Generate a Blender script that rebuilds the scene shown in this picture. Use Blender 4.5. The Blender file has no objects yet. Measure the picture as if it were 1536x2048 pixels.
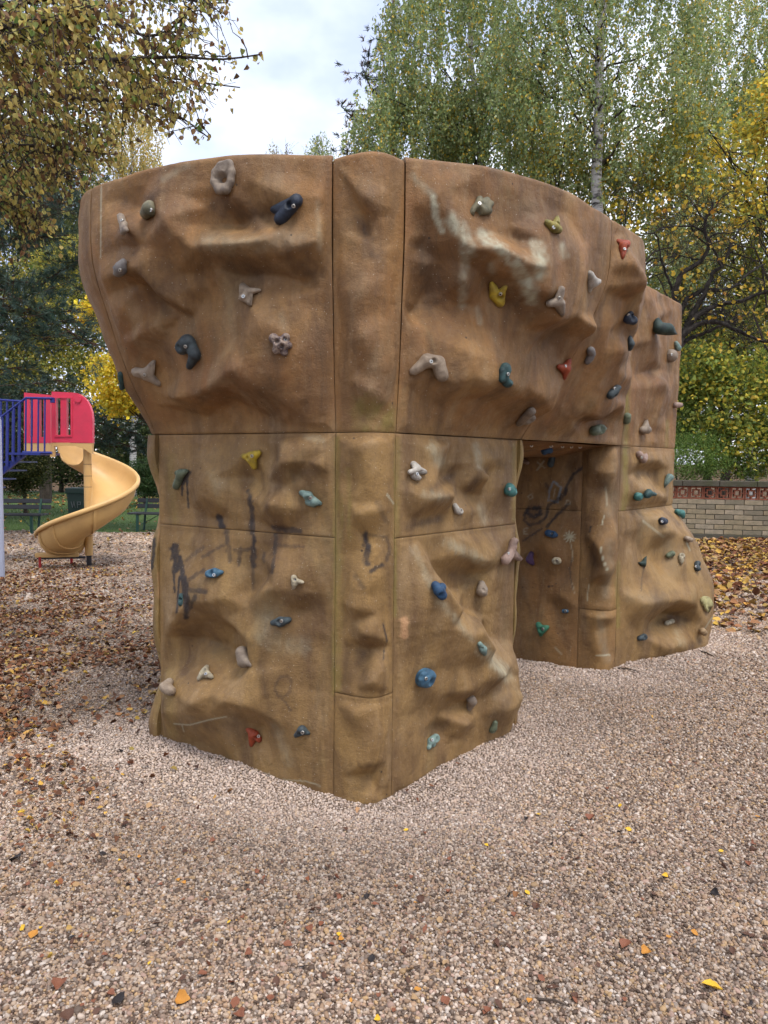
import bpy, bmesh, math, random
import numpy as np
from mathutils import Vector, Matrix
from mathutils.bvhtree import BVHTree
from mathutils.geometry import delaunay_2d_cdt

SC = bpy.context.scene
COL = SC.collection
RNG = np.random.default_rng(11)
random.seed(11)

# ------------------------------------------------------------------ camera
F = 1540.0                       # focal length in photograph pixels (1536 x 2048)
CAM = np.array([0.0, 0.0, 1.5])
PITCH = math.atan((1024 - 920) / F)
ROLL = math.radians(0.6)
_f = np.array([0, math.cos(PITCH), -math.sin(PITCH)])
_r0 = np.array([1.0, 0, 0]); _u0 = np.array([0, math.sin(PITCH), math.cos(PITCH)])
RIGHT = math.cos(ROLL) * _r0 + math.sin(ROLL) * _u0
UP = -math.sin(ROLL) * _r0 + math.cos(ROLL) * _u0
FWD = _f
cam_data = bpy.data.cameras.new('camera')
cam_data.sensor_fit = 'VERTICAL'; cam_data.sensor_height = 24.0
cam_data.lens = 24.0 * F / 2048.0
cam_data.clip_start = 0.05; cam_data.clip_end = 2000
cam = bpy.data.objects.new('camera', cam_data); COL.objects.link(cam)
cam.matrix_world = Matrix(((RIGHT[0], UP[0], -FWD[0], CAM[0]), (RIGHT[1], UP[1], -FWD[1], CAM[1]),
                           (RIGHT[2], UP[2], -FWD[2], CAM[2]), (0, 0, 0, 1)))
SC.camera = cam

# ------------------------------------------------------------------ sky and sun (bright broken overcast)
SUN_AZ, SUN_EL = math.radians(148), math.radians(64)      # azimuth from +Y towards +X: light comes from behind, over the viewer's shoulder
world = bpy.data.worlds.new('World'); SC.world = world; world.use_nodes = True
wn = world.node_tree; wn.nodes.clear()
w_out = wn.nodes.new('ShaderNodeOutputWorld'); w_bg = wn.nodes.new('ShaderNodeBackground')
w_sky = wn.nodes.new('ShaderNodeTexSky'); w_sky.sky_type = 'NISHITA'; w_sky.sun_disc = False
w_sky.sun_elevation = SUN_EL; w_sky.sun_rotation = SUN_AZ
w_tc = wn.nodes.new('ShaderNodeTexCoord'); w_map = wn.nodes.new('ShaderNodeMapping')
w_map.inputs['Location'].default_value = (3.1, 0.65, 0.4)
w_map.inputs['Scale'].default_value = (1.0, 1.0, 1.6)
w_noise = wn.nodes.new('ShaderNodeTexNoise'); w_noise.inputs['Scale'].default_value = 2.1
w_noise.inputs['Detail'].default_value = 6; w_noise.inputs['Roughness'].default_value = 0.5
w_ramp = wn.nodes.new('ShaderNodeValToRGB')
w_ramp.color_ramp.elements[0].position = 0.40; w_ramp.color_ramp.elements[0].color = (3.75, 4.3, 5.8, 1)
w_ramp.color_ramp.elements[1].position = 0.58; w_ramp.color_ramp.elements[1].color = (8.0, 8.2, 8.6, 1)
w_mix = wn.nodes.new('ShaderNodeMix'); w_mix.data_type = 'RGBA'; w_mix.inputs['Factor'].default_value = 0.88
wn.links.new(w_tc.outputs['Generated'], w_map.inputs['Vector'])
wn.links.new(w_map.outputs['Vector'], w_noise.inputs['Vector'])
wn.links.new(w_noise.outputs['Fac'], w_ramp.inputs['Fac'])
wn.links.new(w_sky.outputs['Color'], w_mix.inputs[6])
wn.links.new(w_ramp.outputs['Color'], w_mix.inputs[7])
wn.links.new(w_mix.outputs[2], w_bg.inputs['Color'])
w_bg.inputs['Strength'].default_value = 0.10
wn.links.new(w_bg.outputs['Background'], w_out.inputs['Surface'])

sun_data = bpy.data.lights.new('sun', 'SUN'); sun_data.energy = 1.5; sun_data.angle = math.radians(24)
sun_data.color = (1.0, 0.96, 0.90)
sun = bpy.data.objects.new('sun', sun_data); COL.objects.link(sun)
_sd = Vector((math.sin(SUN_AZ) * math.cos(SUN_EL), math.cos(SUN_AZ) * math.cos(SUN_EL), math.sin(SUN_EL)))
sun.rotation_euler = _sd.to_track_quat('Z', 'Y').to_euler()
sun.location = _sd * 30

SC.render.engine = 'CYCLES'
SC.view_settings.view_transform = 'Standard'; SC.view_settings.look = 'None'
SC.view_settings.exposure = 1.15; SC.view_settings.gamma = 1.0; SC.view_settings.use_curve_mapping = False
SC.cycles.max_bounces = 5; SC.cycles.diffuse_bounces = 2; SC.cycles.glossy_bounces = 2
SC.cycles.transmission_bounces = 3; SC.cycles.transparent_max_bounces = 4
SC.cycles.use_denoising = True
SC.cycles.use_adaptive_sampling = True; SC.cycles.adaptive_threshold = 0.03
world.cycles.sampling_method = 'MANUAL'; world.cycles.sample_map_resolution = 256

# ------------------------------------------------------------------ helpers
def ray(x, y):
    return FWD + RIGHT * ((x - 768) / F) + UP * ((1024 - y) / F)
def at(x, y, Y):                                  # the point on a sight line at world depth Y
    d = ray(x, y); return CAM + d * (Y / d[1])
def on_ground(x, y, z=0.0):
    d = ray(x, y); return CAM + d * ((z - CAM[2]) / d[2])
def project(P):
    q = np.asarray(P) - CAM
    d = q @ FWD
    return 768 + F * (q @ RIGHT) / d, 1024 - F * (q @ UP) / d, d

_T = np.random.default_rng(5).random((32, 32, 32))
def vnoise(P, scale, off=0.0):
    q = np.asarray(P, float) / scale + off * 7.31 + 100.0
    i = np.floor(q).astype(int); f = q - i; f = f * f * (3 - 2 * f)
    out = 0
    for a in (0, 1):
        for b in (0, 1):
            for c in (0, 1):
                w = (f[..., 0] if a else 1 - f[..., 0]) * (f[..., 1] if b else 1 - f[..., 1]) * (f[..., 2] if c else 1 - f[..., 2])
                out = out + w * _T[(i[..., 0] + a) % 32, (i[..., 1] + b) % 32, (i[..., 2] + c) % 32]
    return out * 2 - 1
def fbm(P, scale, off=0.0, n=4):
    return sum(vnoise(P, scale / 2 ** k, off + k * 1.7) * 0.5 ** k for k in range(n))
def sstep(a, b, x):
    t = np.clip((x - a) / (b - a), 0, 1); return t * t * (3 - 2 * t)

def tag(o, label=None, cat=None, group=None, kind=None):
    if label: o['label'] = label
    if cat: o['category'] = cat
    if group: o['group'] = group
    if kind: o['kind'] = kind
    return o
def link(name, me, mat=None, parent=None):
    if mat is not None and not me.materials: me.materials.append(mat)
    o = bpy.data.objects.new(name, me); COL.objects.link(o)
    if parent is not None: o.parent = parent
    return o
def empty(name, loc=(0, 0, 0), rz=0.0):
    o = bpy.data.objects.new(name, None); COL.objects.link(o)
    o.location = loc; o.rotation_euler = (0, 0, rz); o.empty_display_size = 0.2
    return o
def mesh_np(name, V, Fc, smooth=True, attrs=None, cols=None):
    """mesh from arrays; Fc: list of (m,k) index arrays"""
    V = np.asarray(V, np.float32)
    if not isinstance(Fc, (list, tuple)): Fc = [Fc]
    me = bpy.data.meshes.new(name)
    me.vertices.add(len(V)); me.vertices.foreach_set('co', V.ravel())
    Fc = [np.asarray(f, np.int32) for f in Fc if len(f)]
    loops = np.concatenate([f.ravel() for f in Fc]); tot = np.concatenate([np.full(len(f), f.shape[1], np.int32) for f in Fc])
    start = np.concatenate([[0], np.cumsum(tot)[:-1]]).astype(np.int32)
    me.loops.add(len(loops)); me.loops.foreach_set('vertex_index', loops)
    me.polygons.add(len(tot)); me.polygons.foreach_set('loop_start', start); me.polygons.foreach_set('loop_total', tot)
    me.polygons.foreach_set('use_smooth', np.full(len(tot), smooth))
    me.update(calc_edges=True)
    for k, v in (attrs or {}).items():
        a = me.attributes.new(k, 'FLOAT', 'POINT'); a.data.foreach_set('value', np.asarray(v, np.float32).ravel())
    if cols is not None:
        a = me.attributes.new('col', 'FLOAT_COLOR', 'POINT')
        c = np.ones((len(V), 4), np.float32); c[:, :3] = cols; a.data.foreach_set('color', c.ravel())
    return me

class MB:
    """collects solid pieces and builds ONE mesh"""
    def __init__(s): s.V = []; s.F = []; s.n = 0
    def add(s, V, Fs):
        V = np.asarray(V, float); s.V.append(V)
        for f in Fs: s.F.append([int(i) + s.n for i in f])
        s.n += len(V); return s
    def box(s, c, size, R=None, bevel=0.0):
        bm = bmesh.new(); bmesh.ops.create_cube(bm, size=1.0)
        for v in bm.verts: v.co = Vector((v.co.x * size[0], v.co.y * size[1], v.co.z * size[2]))
        if bevel: bmesh.ops.bevel(bm, geom=list(bm.edges), offset=bevel, segments=2, affect='EDGES', profile=0.6)
        V = np.array([v.co[:] for v in bm.verts]); bm.verts.index_update()
        Fs = [[v.index for v in f.verts] for f in bm.faces]; bm.free()
        if R is not None: V = V @ np.asarray(R).T
        return s.add(V + np.asarray(c, float), Fs)
    def tube(s, P, r, n=8, cap=True):
        P = np.asarray(P, float); m = len(P); r = np.broadcast_to(np.asarray(r, float), (m,))
        T = np.gradient(P, axis=0); T /= np.linalg.norm(T, axis=1)[:, None] + 1e-9
        ref = np.array([0, 0, 1.0]) if abs(T[:, 2]).mean() < 0.85 else np.array([1.0, 0, 0])
        U = np.cross(T, ref); U /= np.linalg.norm(U, axis=1)[:, None] + 1e-9; W = np.cross(T, U)
        a = np.arange(n) * 2 * math.pi / n
        V = (P[:, None] + r[:, None, None] * (np.cos(a)[None, :, None] * U[:, None] + np.sin(a)[None, :, None] * W[:, None])).reshape(-1, 3)
        Fs = []
        for i in range(m - 1):
            for j in range(n):
                k = (j + 1) % n
                Fs.append([i * n + j, i * n + k, (i + 1) * n + k, (i + 1) * n + j])
        if cap: Fs.append(list(range(n))[::-1]); Fs.append([(m - 1) * n + j for j in range(n)])
        return s.add(V, Fs)
    def prism(s, poly, d0, d1, axes):
        """poly: 2-D outline; axes: (origin, u, v, w) - extruded from d0 to d1 along w"""
        o, u, v, w = [np.asarray(a, float) for a in axes]; n = len(poly)
        A = np.array([o + u * p[0] + v * p[1] + w * d0 for p in poly]); B = np.array([o + u * p[0] + v * p[1] + w * d1 for p in poly])
        Fs = [list(range(n)), [n + i for i in range(n)][::-1]] + [[i, n + i, n + (i + 1) % n, (i + 1) % n] for i in range(n)]
        return s.add(np.concatenate([A, B]), Fs)
    def build(s, name, mat, parent=None, smooth=False):
        me = bpy.data.meshes.new(name)
        me.from_pydata(np.concatenate(s.V).tolist(), [], s.F)
        bm = bmesh.new(); bm.from_mesh(me); bmesh.ops.recalc_face_normals(bm, faces=list(bm.faces)); bm.to_mesh(me); bm.free()
        if smooth:
            me.polygons.foreach_set('use_smooth', np.ones(len(me.polygons), bool))
            try: me.set_sharp_from_angle(angle=math.radians(40))
            except Exception: pass
        return link(name, me, mat, parent)

# ------------------------------------------------------------------ materials
class NT:
    def __init__(s, name):
        s.m = bpy.data.materials.new(name); s.m.use_nodes = True; s.t = s.m.node_tree
        s.t.nodes.clear(); s.out = s.t.nodes.new('ShaderNodeOutputMaterial')
    def n(s, typ, **kw):
        nd = s.t.nodes.new('ShaderNode' + typ)
        for k, v in kw.items():
            if k in nd.inputs: nd.inputs[k].default_value = v
            else: setattr(nd, k, v)
        return nd
    def l(s, a, b): s.t.links.new(a, b)
    def attr(s, name, typ='GEOMETRY'):
        a = s.n('Attribute'); a.attribute_name = name; a.attribute_type = typ; return a
    def mix(s, fac, a, b, blend='MIX'):
        m = s.n('Mix'); m.data_type = 'RGBA'; m.blend_type = blend
        for i, v in ((0, fac), (6, a), (7, b)):
            if isinstance(v, (int, float)): m.inputs[i].default_value = v
            elif isinstance(v, tuple): m.inputs[i].default_value = (*v, 1) if len(v) == 3 else v
            else: s.l(v, m.inputs[i])
        return m.outputs[2]
    def ramp(s, src, stops):
        r = s.n('ValToRGB'); e = r.color_ramp.elements
        while len(e) < len(stops): e.new(0.5)
        for q, (p, c) in zip(e, stops): q.position = p; q.color = (*c, 1) if isinstance(c, tuple) else (c, c, c, 1)
        s.l(src, r.inputs['Fac']); return r.outputs['Color']
    def noise(s, scale, detail=4, rough=0.55, vec=None, dist=0.0):
        t = s.n('TexNoise', Scale=scale, Detail=detail, Roughness=rough, Distortion=dist)
        if vec is not None: s.l(vec, t.inputs['Vector'])
        return t.outputs['Fac']
    def coords(s, scale=(1, 1, 1), kind='Object'):
        tc = s.n('TexCoord'); mp = s.n('Mapping'); mp.inputs['Scale'].default_value = scale
        s.l(tc.outputs[kind], mp.inputs['Vector']); return mp.outputs['Vector']
    def math(s, op, a, b=0.0):
        m = s.n('Math'); m.operation = op
        for i, v in ((0, a), (1, b)):
            if isinstance(v, (int, float)): m.inputs[i].default_value = v
            else: s.l(v, m.inputs[i])
        return m.outputs[0]
    def bump(s, h, strength, dist):
        b = s.n('Bump', Strength=strength, Distance=dist); s.l(h, b.inputs['Height']); return b.outputs['Normal']
    def surf(s, color, rough=0.7, normal=None, spec=0.4, metal=0.0, coat=0.0):
        p = s.n('BsdfPrincipled')
        for k, v in (('Base Color', color), ('Roughness', rough), ('Specular IOR Level', spec), ('Metallic', metal), ('Coat Weight', coat)):
            if isinstance(v, (int, float)): p.inputs[k].default_value = v
            elif isinstance(v, tuple): p.inputs[k].default_value = (*v, 1)
            else: s.l(v, p.inputs[k])
        if normal is not None: s.l(normal, p.inputs['Normal'])
        s.l(p.outputs[0], s.out.inputs['Surface']); return s.m
def simple_mat(name, rgb, rough=0.6, var=0.25, scale=12.0, bump=0.15, spec=0.4, metal=0.0, dirt=None, dscale=3.0):
    k = NT(name); v = k.coords()
    n = k.noise(scale, 5, 0.6, v)
    c = k.mix(n, tuple(x * (1 - var) for x in rgb), tuple(min(1, x * (1 + var)) for x in rgb))
    if dirt: c = k.mix(k.ramp(k.noise(dscale, 6, 0.65, v), [(0.45, 0.0), (0.75, 0.75)]), c, dirt)
    return k.surf(c, rough, k.bump(k.noise(scale * 8, 3, 0.6, v), bump, 0.01), spec, metal)
def leaf_mat(name, trans=0.4, rough=0.6):
    k = NT(name); a = k.attr('col')
    d = k.n('BsdfPrincipled'); k.l(a.outputs['Color'], d.inputs['Base Color']); d.inputs['Roughness'].default_value = rough
    d.inputs['Specular IOR Level'].default_value = 0.25
    t = k.n('BsdfTranslucent'); k.l(a.outputs['Color'], t.inputs['Color'])
    m = k.n('MixShader'); m.inputs[0].default_value = trans
    k.l(d.outputs[0], m.inputs[1]); k.l(t.outputs[0], m.inputs[2]); k.l(m.outputs[0], k.out.inputs['Surface'])
    return k.m
# ------------------------------------------------------------------ climbing wall: plan
DL = np.array([-0.838, 0.545]); DL /= np.linalg.norm(DL)     # along the left-hand face, away from the near corner
DR = np.array([0.619, 0.785]); DR /= np.linalg.norm(DR)      # along the right-hand face
CN = np.array([-0.0416, 3.334])                               # virtual near corner of the first pillar
CF = CN + np.array([1.64, 2.08])                              # the same corner of the second pillar
H_SEAM, H_MID, H_LOW, H_TOP = 1.62, 1.148, 0.44, 2.82

def ring(corners):
    """closed plan outline with rounded corners: [(point, cut_in, cut_out, squareness)]; returns points, arc length, marks"""
    pts = []; marks = []; n = len(corners)
    for i, (c, ci, co, k) in enumerate(corners):
        pv = corners[i - 1][0]; nx = corners[(i + 1) % n][0]
        a = c + (pv - c) / np.linalg.norm(pv - c) * ci; b = c + (nx - c) / np.linalg.norm(nx - c) * co
        t = np.linspace(0, 1, 24)[:, None]; p1 = a + k * (c - a); p2 = b + k * (c - b)
        arc = (1 - t) ** 3 * a + 3 * (1 - t) ** 2 * t * p1 + 3 * (1 - t) * t * t * p2 + t ** 3 * b
        if pts:
            q = pts[-1][-1]; m = max(2, int(np.linalg.norm(a - q) / 0.03))
            pts.append(q + (a - q) * np.linspace(0, 1, m + 1)[1:-1, None])
        i0 = sum(len(p) for p in pts); pts.append(arc); marks.append((i0, i0 + 23))
    q = pts[-1][-1]; a = pts[0][0]; m = max(2, int(np.linalg.norm(a - q) / 0.03))
    pts.append(q + (a - q) * np.linspace(0, 1, m + 1)[1:, None])
    P = np.concatenate(pts); s = np.concatenate([[0], np.cumsum(np.linalg.norm(np.diff(P, axis=0), axis=1))])
    T = np.gradient(P, axis=0); T /= np.linalg.norm(T, axis=1)[:, None] + 1e-9
    N = np.stack([T[:, 1], -T[:, 0]], 1)
    k = np.ones(5) / 5; Np = np.concatenate([N[-3:-1], N, N[1:3]])
    N = np.stack([np.convolve(Np[:, j], k, 'valid') for j in (0, 1)], 1); N /= np.linalg.norm(N, axis=1)[:, None]
    return P, s, N, [(s[a], s[b]) for a, b in marks]

DEP = 1.50
def pillar_ring(C, lr):
    cl, cr = C + DL * DEP, C + DR * lr
    return ring([(C + DL * DEP + DR * lr, .15, .15, .6), (cl, .12, .12, .6), (C, .213, .148, .97), (cr, .09, .12, .6)])
RN = pillar_ring(CN, 1.36)
RF = pillar_ring(CF, 1.40)
RU = pillar_ring(CN, 4.06)

def interp_ring(R, S):
    P, s, N, _ = R
    p = np.stack([np.interp(S, s, P[:, j]) for j in (0, 1)], -1); n = np.stack([np.interp(S, s, N[:, j]) for j in (0, 1)], -1)
    return p, n / np.linalg.norm(n, axis=-1, keepdims=True)
def smooth_interp(x, xs, ys):
    # piecewise smooth curve through the points (monotone cubic)
    xs = np.asarray(xs, float); ys = np.asarray(ys, float); d = np.diff(ys) / np.diff(xs); m = np.concatenate([[d[0]], (d[:-1] + d[1:]) / 2, [d[-1]]])
    m[1:-1][d[:-1] * d[1:] <= 0] = 0
    x = np.clip(x, xs[0], xs[-1]); i = np.clip(np.searchsorted(xs, x) - 1, 0, len(xs) - 2); h = xs[i + 1] - xs[i]; t = (x - xs[i]) / h
    return (2 * t**3 - 3 * t**2 + 1) * ys[i] + (t**3 - 2 * t**2 + t) * h * m[i] + (-2 * t**3 + 3 * t**2) * ys[i + 1] + (t**3 - t**2) * h * m[i + 1]

U_A, U_B = RU[3][2]; U_L = RU[3][1]; U_E = RU[3][3]
def off_upper(S, H):
    f = smooth_interp(H, [1.59, 1.62, 1.90, 2.20, 2.45, 2.68, 2.83], [-.02, 0, .42, .76, .98, 1.0, .97])
    dl = U_A - S; dr = S - U_B
    wl = .345 * smooth_interp(dl, [0, .32, .68, 1.1, 1.3, 1.6], [.10, .68, 1, 1.02, 1, .95])
    wr = .415 * smooth_interp(dr, [0, .33, .78, 1.33, 1.86, 2.25, 2.65, 3.1, 4.5], [.08, .66, 1, 1.02, 1, .55, .12, 0.03, .05])
    w = np.where(S < U_A, wl, np.where(S > U_B, wr, .0335))
    return f * w
F_A, F_B = RF[3][2]; F_E = RF[3][3]
def off_far(S, H):
    g = smooth_interp(H, [-.2, 0, .15, .4, .75, 1.0, 1.148, 1.3, 1.7], [.30, .33, .36, .37, .25, .10, .0, 0, 0])
    d = S - F_B
    w = np.where(d < 0, .02, smooth_interp(np.maximum(d, 0), [0, .35, .8, 1.15, 1.3, 1.6], [.02, .22, .6, .92, .95, .9]))
    return g * w
def off_none(S, H): return 0 * S

# ------------------------------------------------------------------ climbing wall: relief. Heights in cm at surveyed points of each panel
def Z(k, x0, y0): return lambda p: (x0 + p[0] / k, y0 + p[1] / k)
Z1, Z2, Z3, Z4, Z5 = Z(2.56, 140, 280), Z(2.1333, 660, 280), Z(2.56, 270, 840), Z(2.194, 760, 840), Z(3.746, 1030, 860)
REL = {}
REL['UL'] = (Z1, [(60,300,0),(160,240,0),(160,600,0),(170,900,0),(300,1250,0),(440,1500,0),(1380,90,0),(1375,500,0),(1370,1000,0),(1365,1490,0),(850,85,0),(480,150,0),
 (850,300,1),(850,420,-5),(700,330,-2),(1000,390,-3),(850,540,4),(700,540,3),(1020,520,4),(1270,530,3),(850,700,-5),(720,640,-2),(1000,690,-4),(920,830,-1),(800,900,-1),(860,1000,0),
 (1150,300,2),(1150,420,1),(1150,560,4),(1200,730,-4),(1060,690,-4),(1310,700,-1),(1150,800,-1),(1150,1000,1),(1280,1000,0),(1150,1180,2),
 (650,430,-2),(650,560,2),(650,690,-3),(640,850,-3),(620,1000,-1),(650,1180,1),(540,430,5),(470,300,3),(420,400,0),(480,560,2),(365,480,5),(400,650,5),(480,770,4),(590,860,2),
 (330,560,0),(410,770,-4),(450,850,-5),(530,900,-4),(320,330,-3),(250,300,-2),(220,420,1),(280,560,1),(220,700,2),(300,850,3),(400,980,3),(330,1030,2),(300,1080,0),(470,1050,-1),(450,1180,-2),(480,1300,0),
 (880,1150,6),(790,1220,5),(690,1270,5),(570,1290,4),(1000,1240,5),(1080,1300,3),(1150,1360,2),(1260,1300,1),(850,1350,-2),(600,1400,-1),(700,1420,-1),(1000,1430,-2),(940,1030,4),(980,920,3),(1300,300,2),(1200,180,0)])
REL['UR'] = (Z2, [(310,100,0),(315,500,0),(300,900,0),(290,1230,0),(700,100,0),(1000,230,0),(1125,330,0),(1115,600,0),(1080,850,2),(980,1050,1),(850,1230,0),(560,1240,0),
 (370,170,1),(450,250,3),(400,450,-3),(440,650,-5),(380,730,-5),(500,330,4),(530,430,4),(480,520,-2),(590,480,6),(560,600,3),(530,740,-2),(400,800,0),(450,850,2),(345,800,1),(560,900,5),(600,1010,7),(490,1020,5),(450,1130,0),(640,975,7),(640,1090,2),(720,1160,0),
 (620,250,0),(750,200,0),(900,250,0),(680,400,1),(690,470,6),(780,530,8),(850,640,8),(905,740,7),(640,560,0),(700,620,-3),(770,700,-2),(700,800,0),(820,800,1),(880,440,4),(800,430,-1),(1000,470,3),(950,520,4),(1050,560,3),(1000,640,4),(980,820,-3),(920,880,-4),(870,960,1),(1080,780,6),(1000,950,-1),(860,1070,6),(780,1020,5),(910,1130,4),(980,1020,2),(960,300,-1),(1060,400,0)])
REL['U2'] = (Z2, [(1135,330,0),(1130,600,0),(1100,800,0),(1010,1020,0),(880,1230,0),(1080,1280,0),(1235,1290,0),(1250,1100,0),(1275,850,0),(1300,500,0),(1240,430,1),(1200,400,-1),(1240,540,6),(1310,640,4),(1190,560,0),(1200,690,-1),(1290,610,6),(1270,680,-2),(1180,800,2),(1270,760,-1),(1150,1000,2),(1220,880,4),(1200,820,-1),(1235,1000,4),(1120,1170,5),(1212,1120,4),(1170,1190,-4),(1100,1220,-2),(1000,1180,2),(1050,1050,0),(1090,1080,2)])
REL['U3'] = (Z2, [(1305,520,0),(1290,800,0),(1265,1050,0),(1245,1290,0),(1450,1310,0),(1480,1000,0),(1490,740,0),(1400,680,0),(1345,700,4),(1362,760,5),(1350,850,5),(1310,900,0),(1390,800,0),(1355,930,4),(1385,1040,6),(1420,980,-1),(1430,1080,2),(1320,1000,-1),(1300,1120,1),(1390,1120,4),(1380,1200,2),(1440,1160,0),(1330,1230,0)])
REL['L1'] = (Z3, [(150,80,0),(155,300,0),(155,530,0),(1035,75,0),(1030,320,0),(1025,595,0),(600,560,0),(600,75,0),(300,140,0),(420,290,4),(360,390,3),(290,440,0),(450,420,3),(450,500,-1),(560,190,1),(570,300,-3),(560,380,1),(640,340,-1),(760,110,1),(720,180,-1),(880,140,2),(800,225,5),(960,225,3),(840,280,-1),(960,290,0),(800,340,1),(700,400,2),(750,425,6),(830,520,0),(680,480,2),(620,520,-1),(900,460,-1),(500,520,0),(230,220,0),(640,210,0)])
REL['L2'] = (Z3, [(150,560,0),(150,900,0),(150,1200,0),(150,1640,0),(600,580,0),(1025,620,0),(1025,1000,0),(1022,1400,0),(1020,1900,0),(600,1800,0),(350,650,1),(300,800,4),(420,820,5),(300,960,6),(230,1040,4),(420,920,6),(520,900,4),(380,1010,1),(300,1120,-4),(420,1170,-5),(500,1080,-3),(530,1230,-4),(600,870,-1),(600,960,2),(570,1080,3),(640,1110,5),(620,700,-1),(480,700,1),(700,800,1),(760,740,4),(870,760,3),(820,670,1),(780,850,6),(720,860,5),(860,970,-1),(940,880,1),(800,1000,2),(700,1000,3),(800,1150,2),(950,1150,0),(230,1250,-2),(400,1260,0),(560,1270,0),(205,1400,5),(400,1410,9),(570,1400,9),(612,1330,6),(195,1470,5),(185,1520,3),(380,1550,5),(560,1500,5),(300,1650,0),(500,1700,1),(650,1300,5),(720,1500,4),(650,1560,-1),(780,1740,1),(850,1400,2),(900,1650,1),(950,1400,0),(800,1860,0)])
REL['R1'] = (Z4, [(65,60,0),(65,300,0),(65,515,0),(595,100,0),(598,300,0),(592,460,0),(330,485,0),(330,85,0),(180,130,1),(250,120,3),(300,190,-1),(240,190,2),(190,340,5),(270,330,5),(220,420,0),(300,410,0),(330,240,-3),(350,290,-2),(390,190,2),(430,250,5),(400,330,-2),(480,240,-2),(460,330,-2),(470,390,-1),(520,290,1),(540,200,0),(120,430,0),(280,250,-2),(380,400,1)])
REL['R2'] = (Z4, [(65,530,0),(60,900,0),(60,1300,0),(55,1640,0),(330,1500,0),(590,1330,0),(600,980,0),(595,700,0),(592,470,0),(330,495,0),(110,560,1),(170,640,5),(150,800,5),(90,900,2),(200,715,8),(262,812,9),(230,900,7),(365,905,9),(300,1000,6),(415,985,9),(458,1105,9),(345,1080,4),(345,1180,5),(225,620,-1),(245,700,-3),(300,760,-4),(385,830,-3),(430,930,-3),(490,960,-1),(560,960,0),(340,590,1),(430,620,4),(400,680,-3),(350,680,-3),(450,790,0),(520,700,1),(470,1010,1),(530,1060,5),(580,1110,4),(490,1120,4),(560,1200,6),(605,1190,3),(500,1250,7),(430,1200,3),(400,1330,1),(540,1330,3),(150,1100,2),(250,1200,2),(190,1370,0),(335,1330,4),(270,1350,-3),(300,1400,-1),(150,1500,0),(110,1300,0),(355,1250,-1)])
REL['S1'] = (Z3, [(1035,-1300,0),(1330,-1300,0),(1035,60,0),(1340,60,0),(1180,-1250,0),(1180,-1130,2),(1180,-960,-3),(1180,-830,0),(1170,-650,3),(1230,-560,1),(1180,-420,3),(1150,-250,0),(1210,-150,2),(1180,-20,-1),(1180,60,0)])
REL['S2'] = (Z3, [(1030,60,0),(1330,60,0),(1025,700,0),(1330,700,0),(1020,1420,0),(1320,1420,0),(1170,140,2),(1110,320,-1),(1160,480,3),(1240,430,1),(1200,620,-1),(1150,760,1),(1140,960,3),(1230,900,0),(1190,1090,3),(1110,1150,-2),(1200,1190,-3),(1220,1330,2),(1120,1370,0)])
REL['S3'] = (Z3, [(1020,1440,0),(1320,1440,0),(1020,1950,0),(1310,1950,0),(1150,1500,2),(1240,1620,2),(1110,1650,0),(1180,1760,2),(1200,1830,-2),(1100,1880,0)])
REL['FS1'] = (Z5, [(520,130,0),(785,130,0),(510,700,0),(780,700,0),(505,1330,0),(765,1330,0),(600,300,3),(660,430,-2),(720,330,2),(740,500,-3),(640,600,1),(560,750,1),(600,830,4),(640,900,6),(680,1060,6),(740,1000,0),(705,1170,-2),(580,950,-2),(550,1150,0),(650,1290,-1)])
REL['FS2'] = (Z5, [(505,1340,0),(762,1335,0),(500,1800,0),(755,1800,0),(640,1410,2),(590,1500,1),(690,1480,-2),(620,1620,2),(700,1650,-2),(650,1750,0)])
REL['FI1'] = (Z5, [(0,130,0),(520,130,0),(0,600,0),(515,600,0),(200,200,2),(400,250,-1),(300,420,2),(150,450,-1),(430,480,1)])
REL['FI2'] = (Z5, [(0,610,0),(515,605,0),(0,1700,0),(500,1780,0),(300,700,1),(200,830,3),(150,930,0),(300,930,2),(200,1200,0),(380,1250,2),(330,1340,-1),(210,1480,2),(330,1620,1),(430,1000,-1)])
REL['FR1'] = (Z5, [(790,130,0),(1170,160,0),(785,600,0),(1140,565,0),(940,310,-3),(900,240,2),(1040,230,2),(1050,320,-5),(1070,420,-3),(1000,470,4),(900,440,4),(1100,500,2),(880,550,1),(1110,280,2),(840,350,0)])
REL['FR2'] = (Z5, [(780,610,0),(770,1200,0),(755,1780,0),(1140,575,0),(1100,1770,0),(1390,1690,0),(1480,1300,0),(1400,900,0),(850,660,1),(1000,680,4),(1090,780,6),(1000,790,2),(900,830,-1),(1080,880,-4),(1120,1000,-4),(1160,800,4),(1250,830,4),(1200,1000,4),(1180,1150,2),(900,1000,0),(850,1200,1),(880,1280,7),(1000,1270,7),(1150,1270,6),(1260,1290,5),(900,1400,3),(1000,1430,0),(1080,1450,-5),(1190,1400,-10),(1290,1410,-8),(1330,1550,1),(1380,1450,4),(1150,1500,-3),(1200,1580,4),(1100,1620,5),(1250,1650,3),(950,1550,0),(900,1700,0),(1150,1720,1),(1400,1600,2)])

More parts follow.
